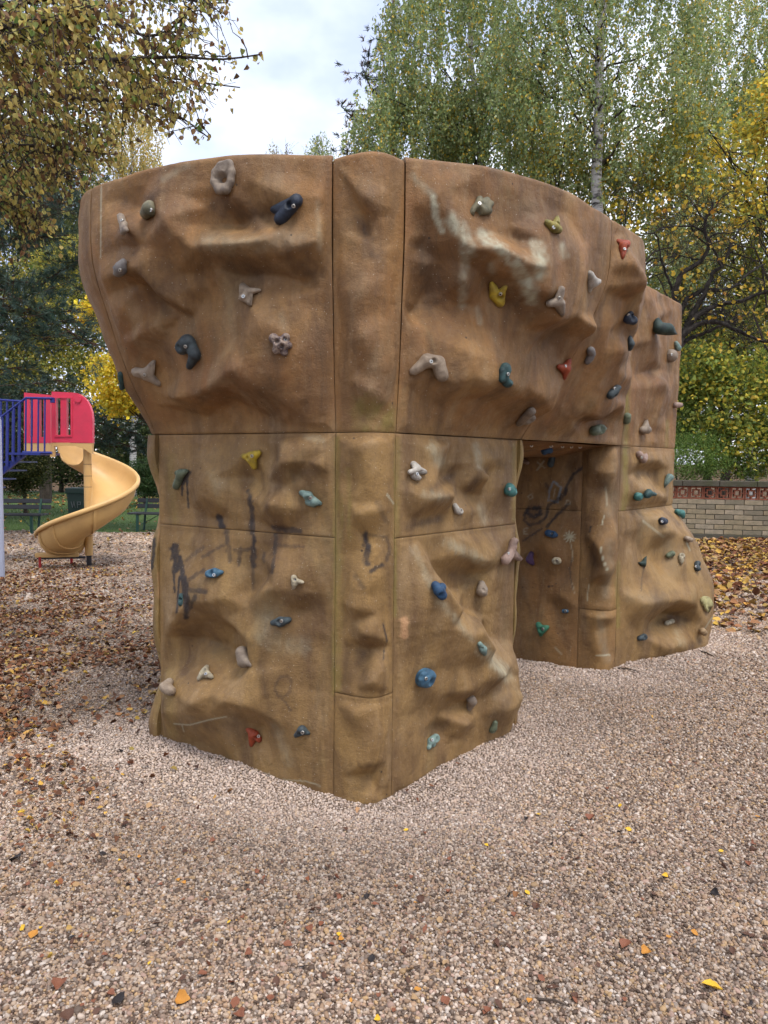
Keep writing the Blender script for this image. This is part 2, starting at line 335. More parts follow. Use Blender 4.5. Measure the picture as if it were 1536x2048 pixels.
class Field:
    """facetted height field over surveyed points, softened"""
    def __init__(s, spec, step=3.0, blur=1.3):
        zf, pts = spec
        P = np.array([zf(p) for p in pts]); h = np.array([p[2] for p in pts]) * 0.01
        lo = P.min(0) - 30; hi = P.max(0) + 30
        s.lo, s.step = lo, step; nx, ny = ((hi - lo) / step).astype(int) + 2
        X, Y = np.meshgrid(lo[0] + np.arange(nx) * step, lo[1] + np.arange(ny) * step)
        G = s.raster(P, h, X, Y, lo, step)
        # small chiselled facets between the surveyed points
        rg = np.random.default_rng(len(pts)); q = rg.uniform(P.min(0), P.max(0), (int((hi - lo).prod() / 700), 2)); keep = []
        for c in q:
            if np.min(np.hypot(*(P - c).T)) > 20 and (not keep or np.min(np.hypot(*(np.array(keep) - c).T)) > 36): keep.append(c)
        if keep:
            K = np.array(keep); gi = ((K - lo) / step).astype(int); hk = G[gi[:, 1], gi[:, 0]] + rg.normal(0, .0016, len(K)); G = s.raster(np.concatenate([P, K]), np.concatenate([h, hk]), X, Y, lo, step)
        s.finish(G, blur)
    def raster(s, P, h, X, Y, lo, step):
        out = delaunay_2d_cdt([Vector(p) for p in P], [], [], 0, 1e-4)
        V = np.array([v[:] for v in out[0]]); src = [o[0] if o else 0 for o in out[3]]; hv = h[src]; G = np.zeros(X.shape)
        for t in out[2]:
            a, b, c = V[t[0]], V[t[1]], V[t[2]]
            mn = np.floor((np.minimum(np.minimum(a, b), c) - lo) / step).astype(int); mx = np.ceil((np.maximum(np.maximum(a, b), c) - lo) / step).astype(int)
            sl = (slice(max(mn[1], 0), mx[1] + 1), slice(max(mn[0], 0), mx[0] + 1)); x, y = X[sl], Y[sl]
            d = (b[1] - c[1]) * (a[0] - c[0]) + (c[0] - b[0]) * (a[1] - c[1])
            if abs(d) < 1e-9: continue
            l1 = ((b[1] - c[1]) * (x - c[0]) + (c[0] - b[0]) * (y - c[1])) / d; l2 = ((c[1] - a[1]) * (x - c[0]) + (a[0] - c[0]) * (y - c[1])) / d; l3 = 1 - l1 - l2
            m = (l1 >= -1e-6) & (l2 >= -1e-6) & (l3 >= -1e-6)
            G[sl][m] = (l1 * hv[t[0]] + l2 * hv[t[1]] + l3 * hv[t[2]])[m]
        return G
    def finish(s, G, blur):
        def bl(G, sg):
            r = int(sg * 3) + 1; k = np.exp(-.5 * (np.arange(-r, r + 1) / sg) ** 2); k /= k.sum()
            Gp = np.pad(G, r, mode='edge')
            Gp = np.apply_along_axis(lambda v: np.convolve(v, k, 'valid'), 1, Gp); return np.apply_along_axis(lambda v: np.convolve(v, k, 'valid'), 0, Gp)
        s.G = 0.8 * bl(G, blur) + 0.2 * bl(G, blur * 3)
    def __call__(s, x, y):
        u = np.clip((x - s.lo[0]) / s.step, 0, s.G.shape[1] - 1.001); v = np.clip((y - s.lo[1]) / s.step, 0, s.G.shape[0] - 1.001)
        i = u.astype(int); j = v.astype(int); a = u - i; b = v - j; G = s.G
        return (1 - b) * ((1 - a) * G[j, i] + a * G[j, i + 1]) + b * ((1 - a) * G[j + 1, i] + a * G[j + 1, i + 1])

# marks on the wall: (panels, channel, points, width, strength, zoom)
MARKS = []
def mk(panels, ch, zf, w, st, *pts): MARKS.append((panels.split(), ch, np.array([zf(p) for p in pts]), w, st))
k3 = 1 / 2.56
for w, st, *pts in [(26,.75,(580,370),(600,470),(602,560)),(14,.45,(600,560),(605,700)),(34,.9,(430,500),(445,545)),(30,.6,(715,550),(835,568))]:
    mk('L1', 'paint', Z3, w * k3, st, *pts)
for w, st, *pts in [(24,.75,(602,560),(605,640),(605,750)),(14,.4,(605,750),(605,860)),(24,.55,(470,560),(485,720)),(18,.55,(540,660),(530,740)),(20,.45,(510,665),(575,665)),(14,.45,(660,680),(662,730)),(16,.6,(722,580),(715,690),(700,780)),(14,.35,(720,640),(860,650)),
    (42,.95,(205,650),(210,770)),(32,.95,(225,700),(250,820),(262,930)),(26,.9,(262,900),(262,1005)),(9,.9,(198,780),(203,880)),(9,.9,(228,800),(212,985)),(24,.55,(280,870),(365,880)),(20,.6,(310,900),(262,1000)),(22,.5,(270,820),(350,770)),(18,.35,(260,720),(350,650)),(16,.4,(350,700),(450,640)),
    (14,.3,(715,1395),(722,1350),(745,1318),(780,1310),(800,1335),(795,1390),(760,1420),(725,1410)),(13,.35,(750,1425),(775,1450),(795,1485)),(12,.35,(718,1380),(735,1420))]:
    mk('L2', 'paint', Z3, w * k3, st, *pts)
mk('L1', 'paint', Z3, 26 * k3, 1, (272, 268), (245, 325)); mk('L1', 'paint', Z3, 9 * k3, 1, (241, 330), (242, 388)); mk('L1', 'paint', Z3, 10 * k3, 1, (264, 310), (270, 380), (275, 445))
for w, st, *pts in [(34,.75,(1180,590),(1190,680),(1185,735)),(16,.4,(1180,585),(1290,600),(1305,660),(1290,720)),(24,.65,(1205,775),(1265,742)),(24,.3,(1240,420),(1290,520)),(22,.3,(1130,800),(1170,860)),(5,.7,(1270,1045),(1290,1130)),(5,.7,(1275,1170),(1272,1225))]:
    mk('S2', 'paint', Z3, w * k3, st, *pts)
mk('LE', 'paint', Z3, 13 * k3, .9, (102, 610), (95, 690), (85, 760))
k5 = 1 / 3.746
for w, st, *pts in [(30,.75,(555,225),(560,260)),(14,.6,(520,270),(440,330),(390,410),(375,480),(270,550)),(18,.7,(380,460),(330,520),(260,555)),(20,.75,(185,580),(190,625),(140,650),(85,620),(110,585),(180,590)),(12,.6,(250,560),(235,650),(180,695),(110,715),(70,680),(75,620)),(13,.65,(400,555),(330,620),(240,725)),(9,.5,(200,740),(120,790),(60,830)),(10,.4,(230,400),(250,440))]:
    mk('FI1 FI2', 'paint', Z5, w * 1.45 * k5, min(1, st * 1.15), *pts)
mk('FI1', 'blue', Z5, 11 * k5, .85, (250, 530), (258, 450), (288, 385), (345, 432), (318, 540), (260, 525))
mk('FI1', 'chalk', Z5, 8 * k5, .5, (300, 440), (290, 500)); mk('FI1', 'chalk', Z5, 6 * k5, .45, (95, 500), (120, 480), (135, 505), (115, 520), (95, 500)); mk('FI1', 'chalk', Z5, 6 * k5, .5, (385, 525), (415, 535), (410, 555), (380, 555), (385, 525))
mk('FI1', 'chalk', Z5, 14 * k5, .5, (215, 235), (165, 300)); mk('FI1', 'chalk', Z5, 8 * k5, .5, (165, 240), (225, 285))
for a in range(10):
    an = a * .63 + .2; mk('FI2', 'chalk', Z5, 7 * k5, .8, (410, 800), (410 + 42 * math.cos(an), 800 + 42 * math.sin(an)))
mk('FI2', 'chalk', Z5, 6 * k5, .5, (418, 850), (432, 920), (425, 990)); mk('FI2', 'paint', Z5, 4 * k5, .6, (428, 960), (410, 1040), (415, 1110), (430, 1180)); mk('FI2', 'chalk', Z5, 5 * k5, .4, (430, 1150), (445, 1220))
mk('FI2', 'chalk', Z5, 9 * k5, .5, (300, 1630), (350, 1680)); mk('FI2', 'chalk', Z5, 7 * k5, .5, (65, 740), (65, 780)); mk('FI2', 'chalk', Z5, 6 * k5, .5, (65, 740), (95, 735)); mk('FI2', 'chalk', Z5, 6 * k5, .5, (65, 760), (88, 757)); mk('FI2', 'chalk', Z5, 6 * k5, .5, (65, 780), (95, 777))
mk('FI2', 'paint', Z5, 7 * k5, .8, (250, 1172), (280, 1170)); mk('FI2', 'grey', Z5, 60 * k5, .5, (70, 1120), (90, 1250))
mk('FS1', 'chalk', Z5, 10 * k5, .9, (640, 880), (655, 960), (690, 1050)); mk('FS1', 'chalk', Z5, 7 * k5, .8, (668, 640), (650, 710)); mk('FS1', 'chalk', Z5, 6 * k5, .6, (552, 1160), (540, 1280)); mk('FS2', 'chalk', Z5, 8 * k5, .6, (605, 1690), (710, 1685)); mk('FS1', 'paint', Z5, 5 * k5, .8, (568, 725), (558, 762)); mk('FS1', 'chalk', Z5, 14 * k5, .35, (680, 430), (690, 560)); mk('FS1', 'grey', Z5, 110 * k5, .75, (690, 380), (730, 520), (700, 620)); mk('FS1', 'grey', Z5, 90 * k5, .8, (700, 850), (700, 1050), (680, 1250)); mk('FS2', 'grey', Z5, 90 * k5, .8, (640, 1400), (650, 1560), (690, 1720))
mk('FR2', 'paint', Z5, 9 * k5, .4, (965, 1030), (950, 1120), (945, 1200)); mk('FR2', 'chalk', Z5, 9 * k5, .7, (1285, 840), (1310, 900)); mk('FR2', 'chalk', Z5, 14 * k5, .45, (960, 680), (1060, 760), (1110, 800)); mk('FR2', 'chalk', Z5, 8 * k5, .5, (1480, 1400), (1420, 1490)); mk('FR2', 'chalk', Z5, 90 * k5, .25, (1220, 1520), (1250, 1600))
mk('FR2', 'grime_shade', Z5, 70 * k5, .8, (1080, 1440), (1170, 1400), (1290, 1420)); mk('FR2', 'grey', Z5, 150 * k5, .6, (1000, 700), (1150, 820), (1200, 1050)); mk('FR2', 'grey', Z5, 120 * k5, .5, (850, 1250), (1100, 1270)); mk('FR2', 'grime_shade', Z5, 60 * k5, .55, (1240, 1690), (1390, 1580))  # dark strokes mix dirt with shade painted into the boulder hollow
# lichen and moss
mk('FR1', 'moss', Z5, 42 * k5, 1, (830, 130), (825, 300), (835, 450), (810, 590)); mk('U3', 'moss', Z2, 26 / 2.13, 1, (1272, 900), (1268, 1080), (1262, 1290)); mk('FR1', 'moss', Z5, 30 * k5, .4, (840, 560), (870, 480))
mk('FS1 FR2', 'moss', Z5, 34 * k5, .7, (775, 1000), (765, 1200), (770, 1470)); mk('U3', 'moss', Z2, 14 / 2.13, .8, (1440, 1200), (1436, 1310)); mk('U3', 'moss', Z2, 12 / 2.13, .5, (1225, 1100), (1220, 1290))
mk('S1', 'moss', Z3, 150 * k3, .75, (1180, -60), (1290, 10), (1190, 60)); mk('S2 L1 L2', 'moss', Z3, 34 * k3, .75, (1032, 100), (1030, 700), (1022, 1400)); mk('S2', 'moss', Z3, 40 * k3, .6, (1050, 400), (1045, 1000), (1035, 1400)); mk('S2 R1 R2', 'moss', Z3, 20 * k3, .7, (1336, 100), (1332, 1000)); mk('S2', 'moss', Z3, 26 * k3, .5, (1090, 250), (1100, 600)); mk('LE', 'moss', Z3, 60 * k3, .3, (120, 100), (100, 600), (130, 1600)); mk('L2', 'moss', Z3, 60 * k3, .3, (170, 1300), (190, 1600))
mk('RE', 'moss', Z4, 60 / 2.19, .6, (610, 100), (635, 300), (605, 600), (600, 1000), (615, 1250)); mk('L1', 'moss', Z3, 60 * k3, .35, (180, 200), (200, 520)); mk('R1', 'moss', Z4, 26 / 2.19, .55, (78, 90), (74, 500)); mk('R1', 'moss', Z4, 18 / 2.19, .5, (590, 110), (588, 440))
# worn, chalky streaks where the coating has rubbed off
for w, st, *pts in [(24,.75,(440,240),(452,330),(478,385)),(52,.9,(520,340),(565,395),(592,470)),(46,.85,(650,405),(735,470),(795,540)),(56,.95,(795,540),(830,590),(860,670)),(50,.7,(880,445),(905,520),(890,570)),(30,.5,(990,455),(1000,490)),(34,.4,(580,500),(568,600),(565,700)),(26,.3,(690,530),(690,560)),(20,.25,(630,720),(640,780)),(60,.3,(830,520),(900,560)),(26,.35,(350,150),(430,230))]:
    mk('UR', 'chalk', Z2, w * 1.45 / 2.13, min(1, st * 1.2), *pts)
for w, st, *pts in [(40,.35,(150,560),(200,680),(260,790),(340,880)),(70,.55,(450,1010),(520,1080),(560,1120)),(60,.4,(300,540),(400,590),(440,620)),(40,.3,(260,800),(400,960))]:
    mk('R2', 'chalk', Z4, w / 2.19, st, *pts)
for w, st, *pts in [(70,.45,(230,120),(270,190)),(40,.45,(420,110),(440,200)),(60,.35,(200,330),(280,340)),(50,.3,(440,380),(460,440))]:
    mk('R1', 'chalk', Z4, w / 2.19, st, *pts)
mk('L1', 'chalk', Z3, 40 * k3, .3, (880, 90), (960, 100)); mk('L1', 'chalk', Z3, 90 * k3, .2, (400, 290), (430, 340)); mk('L2', 'chalk', Z3, 120 * k3, .22, (680, 1000), (650, 1120), (850, 1160)); mk('L2', 'chalk', Z3, 4 * k3, .7, (200, 1555), (280, 1562), (380, 1535), (470, 1518)); mk('L2', 'chalk', Z3, 4 * k3, .6, (240, 1560), (250, 1595)); mk('L2', 'chalk', Z3, 5 * k3, .5, (620, 1790), (740, 1840), (880, 1850), (950, 1875)); mk('L2', 'chalk', Z3, 60 * k3, .2, (720, 1560), (790, 1760))
mk('UL', 'chalk', Z1, 120 / 2.56, .2, (700, 520), (900, 540), (1200, 500)); mk('UL', 'chalk', Z1, 40 / 2.56, .25, (1270, 320), (1280, 560)); mk('UL', 'chalk', Z1, 5 / 2.56, .6, (160, 240), (158, 420), (157, 600)); mk('UL', 'chalk', Z1, 40 / 2.56, .25, (480, 200), (600, 130)); mk('UL', 'chalk', Z1, 60 / 2.56, .15, (1080, 900), (1100, 960))
mk('S2', 'chalk', Z3, 6 * k3, .7, (1290, 380), (1325, 430)); mk('R2', 'peel', Z4, 34 / 2.19, 1, (105, 885), (108, 950)); mk('LE', 'peel', Z3, 30 * k3, .6, (105, 330), (135, 400), (130, 900))
# dirt and painted-in shade of hollows and undersides, in long brushed streaks
for p, zf, w, st, *pts in [('UL',Z1,170/2.56,.8,(780,340),(960,390)),('UL',Z1,110/2.56,.7,(820,640),(980,690)),('UL',Z1,110/2.56,.6,(1120,600),(1230,680)),('UL',Z1,90/2.56,.6,(280,310),(330,480)),('UL',Z1,100/2.56,.6,(430,760),(480,880)),('UL',Z1,60/2.56,.7,(400,300),(470,260)),('UL',Z1,200/2.56,.35,(450,180),(1300,140)),
    ('S1',Z3,100*k3,.9,(1160,-1010),(1210,-850)),('UR',Z2,150/2.13,.7,(400,480),(440,690)),('UR',Z2,120/2.13,.35,(680,300),(950,300)),('UR',Z2,90/2.13,.5,(660,580),(780,700)),('UR',Z2,90/2.13,.5,(900,850),(960,820)),('U2',Z2,80/2.13,.5,(1180,1180),(1120,1210)),('U2',Z2,50/2.13,.4,(1250,600),(1290,660)),
    ('R1',Z4,50/2.19,.8,(230,300),(320,240)),('R1',Z4,60/2.19,.8,(400,300),(450,230)),('R1',Z4,44/2.19,.8,(120,470),(260,430)),('R1',Z4,40/2.19,.5,(480,130),(540,200)),('R1',Z4,40/2.19,.5,(110,280),(130,330)),('R2',Z4,80/2.19,.6,(300,680),(390,700)),('R2',Z4,60/2.19,.5,(420,780),(440,900)),('R2',Z4,60/2.19,.6,(200,1370),(290,1340)),('R2',Z4,60/2.19,.6,(560,1230),(480,1330)),('R2',Z4,40/2.19,.4,(330,1100),(320,1200)),
    ('L2',Z3,90*k3,.45,(300,1100),(460,1160)),('L2',Z3,110*k3,.5,(250,1560),(560,1560)),('L2',Z3,60*k3,.5,(640,1250),(720,1600)),('L2',Z3,100*k3,.4,(600,700),(600,850)),('S2',Z3,90*k3,.6,(1160,1200),(1170,1330)),('S2',Z3,60*k3,.5,(1090,1150),(1070,1400)),('S3',Z3,80*k3,.5,(1190,1830),(1150,1900)),('L1',Z3,60*k3,.5,(820,270),(960,260)),
    ('FI1',Z5,200*k5,.5,(100,200),(450,230)),('FR1',Z5,60*k5,.5,(930,310),(920,360)),('FR1',Z5,50*k5,.7,(1050,310),(1060,400)),('FS1',Z5,60*k5,.6,(570,900),(590,1000)),('U3',Z2,40/2.13,.5,(1420,1010),(1410,1080)),('U3',Z2,20/2.13,.6,(1340,690),(1360,760))]:
    mk(p, 'grime_shade', zf, w, st, *pts)

def marks_for(pname, px, py, P):
    out = {c: np.zeros(px.shape) for c in ('paint', 'moss', 'chalk', 'grime_shade', 'blue', 'grey', 'peel')}
    wob = vnoise(P, .02, 3) ; wob2 = vnoise(P, .008, 9)
    streak = vnoise(P * np.array([1, 1, .22]), .012, 4) * .6 + vnoise(P * np.array([1, 1, .3]), .03, 5) * .5
    for panels, ch, pts, w, st in MARKS:
        if pname not in panels: continue
        d = np.full(px.shape, 1e9)
        for a, b in zip(pts[:-1], pts[1:]):
            ab = b - a; t = np.clip(((px - a[0]) * ab[0] + (py - a[1]) * ab[1]) / (ab @ ab + 1e-9), 0, 1)
            d = np.minimum(d, np.hypot(px - a[0] - t * ab[0], py - a[1] - t * ab[1]))
        h = w / 2
        if ch in ('paint', 'blue', 'peel'):
            v = 1 - sstep(h * .55, h * 1.2 + 1.4, d + wob * h * .6 + wob2 * 1.2); v = v * (1 - (.45 if st < .9 else .1) * np.clip(streak + .2, 0, 1))
        elif ch == 'chalk':
            v = (1 - sstep(h * .1, h * 1.25 + .8, d + wob * h * .3)) * np.clip(.7 + streak * .6 + wob2 * .15, 0, 1) if w > 8 else 1 - sstep(h * .5, h + 1.0, d)
        elif ch == 'moss':
            v = (1 - sstep(0, h * 1.5 + 1, d + wob * h * .3)) * np.clip(.75 + streak * .7, 0, 1)
        else:
            v = (1 - sstep(0, h * 1.35, d + wob * h * .35)) * np.clip(.8 + streak * .5, 0, 1)
        out[ch] = np.maximum(out[ch], v * (min(1, st * 1.35) if ch == 'paint' else st))
    return out

def wall_material():
    k = NT('moulded_rock_coating'); v = k.coords(); vs = k.coords((1, 1, .3))
    hue = k.ramp(k.noise(2.3, 5, .6, v), [(.3, (.205, .083, .022)), (.5, (.262, .126, .038)), (.7, (.320, .180, .064))])
    hue = k.mix(k.math('MULTIPLY', k.attr('low').outputs['Fac'], .55), hue, (.285, .188, .068))
    hue = k.mix(k.math('MULTIPLY', k.attr('edge').outputs['Fac'], .6), hue, (.300, .170, .048))
    c = k.mix(k.ramp(k.noise(4.1, 6, .68, vs, .6), [(.42, 0.0), (.64, .85)]), hue, (.100, .050, .019))
    c = k.mix(k.ramp(k.noise(6.5, 6, .7, vs, .4), [(.52, 0.0), (.72, .6)]), c, (.310, .205, .105))
    c = k.mix(k.ramp(k.noise(3.2, 5, .65, k.coords((1, 1, .5)), .8), [(.58, 0.0), (.76, .4)]), c, (.190, .155, .075))
    mot = k.noise(24, 5, .7, v, .3)
    c = k.mix(k.ramp(mot, [(.34, .26), (.48, 0.0)]), c, (.085, .045, .020)); c = k.mix(k.ramp(mot, [(.56, 0.0), (.74, .2)]), c, (.36, .25, .15))
    grain = k.noise(190, 3, .7, v)
    c = k.mix(k.ramp(grain, [(.35, .35), (.65, 0.0)]), c, (.12, .075, .045))
    c = k.mix(k.math('MULTIPLY', k.attr('grime_shade').outputs['Fac'], .85), c, (.052, .028, .015))  # dirt together with the shade painted into hollows and undersides
    c = k.mix(k.math('MULTIPLY', k.attr('grey').outputs['Fac'], .6), c, (.185, .150, .098))
    c = k.mix(k.math('MULTIPLY', k.attr('moss').outputs['Fac'], .75), c, (.200, .165, .035))
    c = k.mix(k.math('MULTIPLY', k.attr('chalk').outputs['Fac'], .85), c, (.42, .42, .31))
    c = k.mix(k.attr('peel').outputs['Fac'], c, (.42, .235, .115))
    c = k.mix(k.attr('blue').outputs['Fac'], c, (.20, .26, .30))
    c = k.mix(k.math('MULTIPLY', k.attr('paint').outputs['Fac'], .93), c, (.022, .018, .020))
    spk = k.n('TexVoronoi', Scale=42.0); k.l(v, spk.inputs['Vector'])
    c = k.mix(k.ramp(spk.outputs['Distance'], [(.05, .75), (.085, 0.0)]), c, (.55, .50, .40))
    spk2 = k.n('TexVoronoi', Scale=7.0); k.l(v, spk2.inputs['Vector'])
    c = k.mix(k.ramp(spk2.outputs['Distance'], [(.03, .85), (.045, 0.0)]), c, (.03, .02, .015))
    h = k.math('ADD', k.math('MULTIPLY', grain, .5), k.noise(45, 5, .65, v))
    rough = k.ramp(k.noise(9, 4, .6, v), [(.3, .55), (.7, .78)])
    return k.surf(c, rough, k.bump(h, .7, .008), .36)
M_WALL = wall_material()
WALL = empty('climbing_wall', (0.6, 4.6, 0))
tag(WALL, 'large brown rock-shaped climbing wall with an archway and bolted coloured holds', 'climbing wall', kind='thing')
WALL_INV = Matrix.Translation((-0.6, -4.6, 0))
BV, BF, NBV = [], [], 0

def panel(name, key, R, s0, s1, h0, h1, off, ds=0.0065, rel=None, amp=1.0, label=None, lo=1.0, edge=0.0, s1top=None, s0top=None, gap=.0013, top_open=False, wave=0.0, gain=1.75):
    global NBV
    ns = max(3, int((s1 - s0) / ds)); nh = max(3, int((h1 - h0) / ds))
    a = np.linspace(0, 1, ns + 1); b = np.linspace(0, 1, nh + 1)
    H = (h0 + gap + (h1 - h0 - 2 * gap) * b)[:, None] * np.ones(ns + 1)
    A = s0 + ((s0top - s0) * b ** 1.0 if s0top is not None else 0 * b); B = s1 + ((s1top - s1) * b if s1top is not None else 0 * b)
    S = (A + gap)[:, None] + (B - A - 2 * gap)[:, None] * a[None]
    p, n = interp_ring(R, S); o = off(S, H)
    P = np.concatenate([p + n * o[..., None], H[..., None]], -1)
    du = np.gradient(P, axis=1); dv = np.gradient(P, axis=0); N = np.cross(du, dv); N /= np.linalg.norm(N, axis=-1, keepdims=True)
    es = np.minimum(S - A[:, None], B[:, None] - S); eh = np.minimum(H - h0, h1 - H if not top_open else 9)
    if h0 < 0: eh = np.minimum(h1 - H if not top_open else 9, 9 + 0 * H)
    e = np.minimum(es, eh); tap = .12 + .88 * sstep(0, .05, e)
    d = amp * (.010 * fbm(P, .34, 2, 3) + .006 * (np.abs(vnoise(P, .17, 12)) - .25) + .003 * np.abs(vnoise(P, .06, 14)))
    if rel is not None:
        x, y, _ = project(P); d = d + rel(x, y) * gain
    d = d * tap
    if wave: d = d + wave * np.sin(H * 13.0 + .8) * .5 + wave * np.sin(H * 7.3 + 2.0) * .7
    d = d - .003 * (1 - sstep(0, .007, e))                       # softened rim along every joint
    if top_open: d = d - .03 * (1 - np.sqrt(np.clip(1 - (1 - np.clip((h1 - H) / .03, 0, 1)) ** 2, 0, 1)))
    P = P + N * d[..., None]
    px, py, _ = project(P)
    mk_ = marks_for(key, px, py, P)
    attrs = dict(mk_); attrs['low'] = np.full(P.shape[:2], lo) * (1 - sstep(1.5, 1.75, H)); attrs['edge'] = np.full(P.shape[:2], edge)
    V = P.reshape(-1, 3); idx = np.arange((ns + 1) * (nh + 1)).reshape(nh + 1, ns + 1)
    Fq = np.stack([idx[:-1, :-1], idx[:-1, 1:], idx[1:, 1:], idx[1:, :-1]], -1).reshape(-1, 4)
    loop = np.concatenate([idx[0, :-1], idx[:-1, -1], idx[-1, :0:-1], idx[:0:-1, 0]])
    Nn = N.reshape(-1, 3); m = len(V); L = len(loop)
    V2 = np.concatenate([V, V[loop], V[loop] - Nn[loop] * .035])
    i = np.arange(L); j = (i + 1) % L
    Fs = np.stack([m + i, m + L + i, m + L + j, m + j], -1)
    at2 = {k: np.concatenate([v.ravel(), v.ravel()[loop], v.ravel()[loop]]) for k, v in attrs.items()}
    o_ = WALL.location
    me = mesh_np(name, V2 - np.array([o_.x, o_.y, o_.z]), [Fq, Fs], True, at2)
    ob = link(name, me, M_WALL, WALL)
    if label: ob['label'] = label
    BV.append(V); BF.append(Fq + NBV); NBV += len(V)
    return ob

FLD = {k: Field(v) for k, v in REL.items()}
HB = -.10
n_l, n_c, n_r, n_b = RN[3][1], RN[3][2], RN[3][3], RN[3][0]
# first pillar
panel('face_panel', 'L1', RN, n_l[1], n_c[0], H_MID, H_SEAM, off_none, rel=FLD['L1'], label='narrow upper panel of the front pillar, yellow hold and black paint drips')
panel('face_panel', 'L2', RN, n_l[1], n_c[0], HB, H_MID, off_none, rel=FLD['L2'], gain=1.75, label='tall lower panel of the front pillar with faded black graffiti')
panel('corner_panel', 'S2', RN, n_c[0], n_c[1], H_LOW, H_SEAM, off_none, rel=FLD['S2'], edge=.75, label='rounded corner strip of the front pillar, mossy along its joints')
panel('corner_panel', 'S3', RN, n_c[0], n_c[1], HB, H_LOW, off_none, rel=FLD['S3'], edge=.75)
panel('face_panel', 'R1', RN, n_c[1], n_r[0], H_MID, H_SEAM, off_none, rel=FLD['R1'])
panel('face_panel', 'R2', RN, n_c[1], n_r[0], HB, H_MID, off_none, rel=FLD['R2'], gain=1.75)
panel('edge_panel', 'RE', RN, n_r[0], n_r[1], H_LOW, H_SEAM, off_none, edge=.5, wave=.022, label='wavy olive edge strip at the archway')
panel('edge_panel', 'RE', RN, n_r[0], n_r[1], HB, H_LOW, off_none, edge=.5, wave=.022)
panel('edge_panel', 'LE', RN, n_l[0], n_l[1], H_LOW, H_SEAM, off_none, edge=.2, wave=.028)
panel('edge_panel', 'LE', RN, n_l[0], n_l[1], HB, H_LOW, off_none, edge=.2, wave=.028)
panel('back_panel', 'BK', RN, n_b[1], n_l[0], HB, H_SEAM, off_none, ds=.03, amp=2)
panel('back_panel', 'BK', RN, n_r[1], RN[1][-1], HB, H_SEAM, off_none, ds=.03, amp=2)
panel('back_panel', 'BK', RN, n_b[0], n_b[1], HB, H_SEAM, off_none, ds=.03, amp=2)
# second pillar beyond the archway
f_l, f_c, f_r, f_b = RF[3][1], RF[3][2], RF[3][3], RF[3][0]
panel('inner_panel', 'FI1', RF, f_l[1], f_c[0], H_MID, H_SEAM, off_far, ds=.009, rel=FLD['FI1'], lo=.3, label='upper archway panel with black curling graffiti')
panel('inner_panel', 'FI2', RF, f_l[1], f_c[0], HB, H_MID, off_far, ds=.009, rel=FLD['FI2'], lo=.3)
panel('corner_panel', 'FS1', RF, f_c[0], f_c[1], H_LOW, H_SEAM, off_far, ds=.008, rel=FLD['FS1'], lo=.6)
panel('corner_panel', 'FS2', RF, f_c[0], f_c[1], HB, H_LOW, off_far, ds=.008, rel=FLD['FS2'], lo=.6)
panel('face_panel', 'FR1', RF, f_c[1], f_r[0], H_MID, H_SEAM, off_far, ds=.009, rel=FLD['FR1'])
panel('boulder_panel', 'FR2', RF, f_c[1], f_r[1], HB, H_MID, off_far, ds=.009, rel=FLD['FR2'], label='bulging boulder-shaped base panel of the rear pillar')
panel('edge_panel', 'FE', RF, f_r[0], f_r[1], H_MID, H_SEAM, off_far, ds=.012)
panel('back_panel', 'BK', RF, f_r[1], RF[1][-1], HB, H_SEAM, off_far, ds=.03, amp=2)
panel('back_panel', 'BK', RF, f_b[0], f_b[1], HB, H_SEAM, off_far, ds=.03, amp=2)
panel('back_panel', 'BK', RF, f_b[1], f_l[1], HB, H_SEAM, off_far, ds=.03, amp=2)
# overhanging upper ring
s_a, s_b = U_B + 1.16, U_B + 2.66
panel('overhang_panel', 'UL', RU, U_L[1] - .02, U_A, H_SEAM, H_TOP, off_upper, rel=FLD['UL'], top_open=True, label='large bulging overhang panel above the front pillar')
panel('corner_panel', 'S1', RU, U_A, U_B, H_SEAM, H_TOP - .015, off_upper, rel=FLD['S1'], top_open=True, edge=.15)
panel('overhang_panel', 'UR', RU, U_B, s_a, H_SEAM, H_TOP, off_upper, rel=FLD['UR'], s1top=U_B + 1.36, top_open=True, gap=.0032, label='overhang panel with pale worn streaks')
panel('overhang_panel', 'U2', RU, s_a, s_b, H_SEAM, H_TOP, off_upper, rel=FLD['U2'], s0top=U_B + 1.36, top_open=True, gap=.0032, ds=.0085)
panel('overhang_panel', 'U3', RU, s_b, U_E[0], H_SEAM, H_TOP, off_upper, rel=FLD['U3'], top_open=True, ds=.009)
panel('edge_panel', 'UE', RU, U_L[0] - .2, U_L[1] - .02, H_SEAM, H_TOP, off_upper, top_open=True, ds=.012)
panel('edge_panel', 'UF', RU, U_E[0], U_E[1], H_SEAM, H_TOP, off_upper, top_open=True, ds=.015)
panel('back_panel', 'BK', RU, U_E[1], RU[1][-1], H_SEAM, H_TOP, off_upper, ds=.04, amp=2, top_open=True)
panel('back_panel', 'BK', RU, 0, U_L[0] - .2, H_SEAM, H_TOP, off_upper, ds=.04, amp=2, top_open=True)
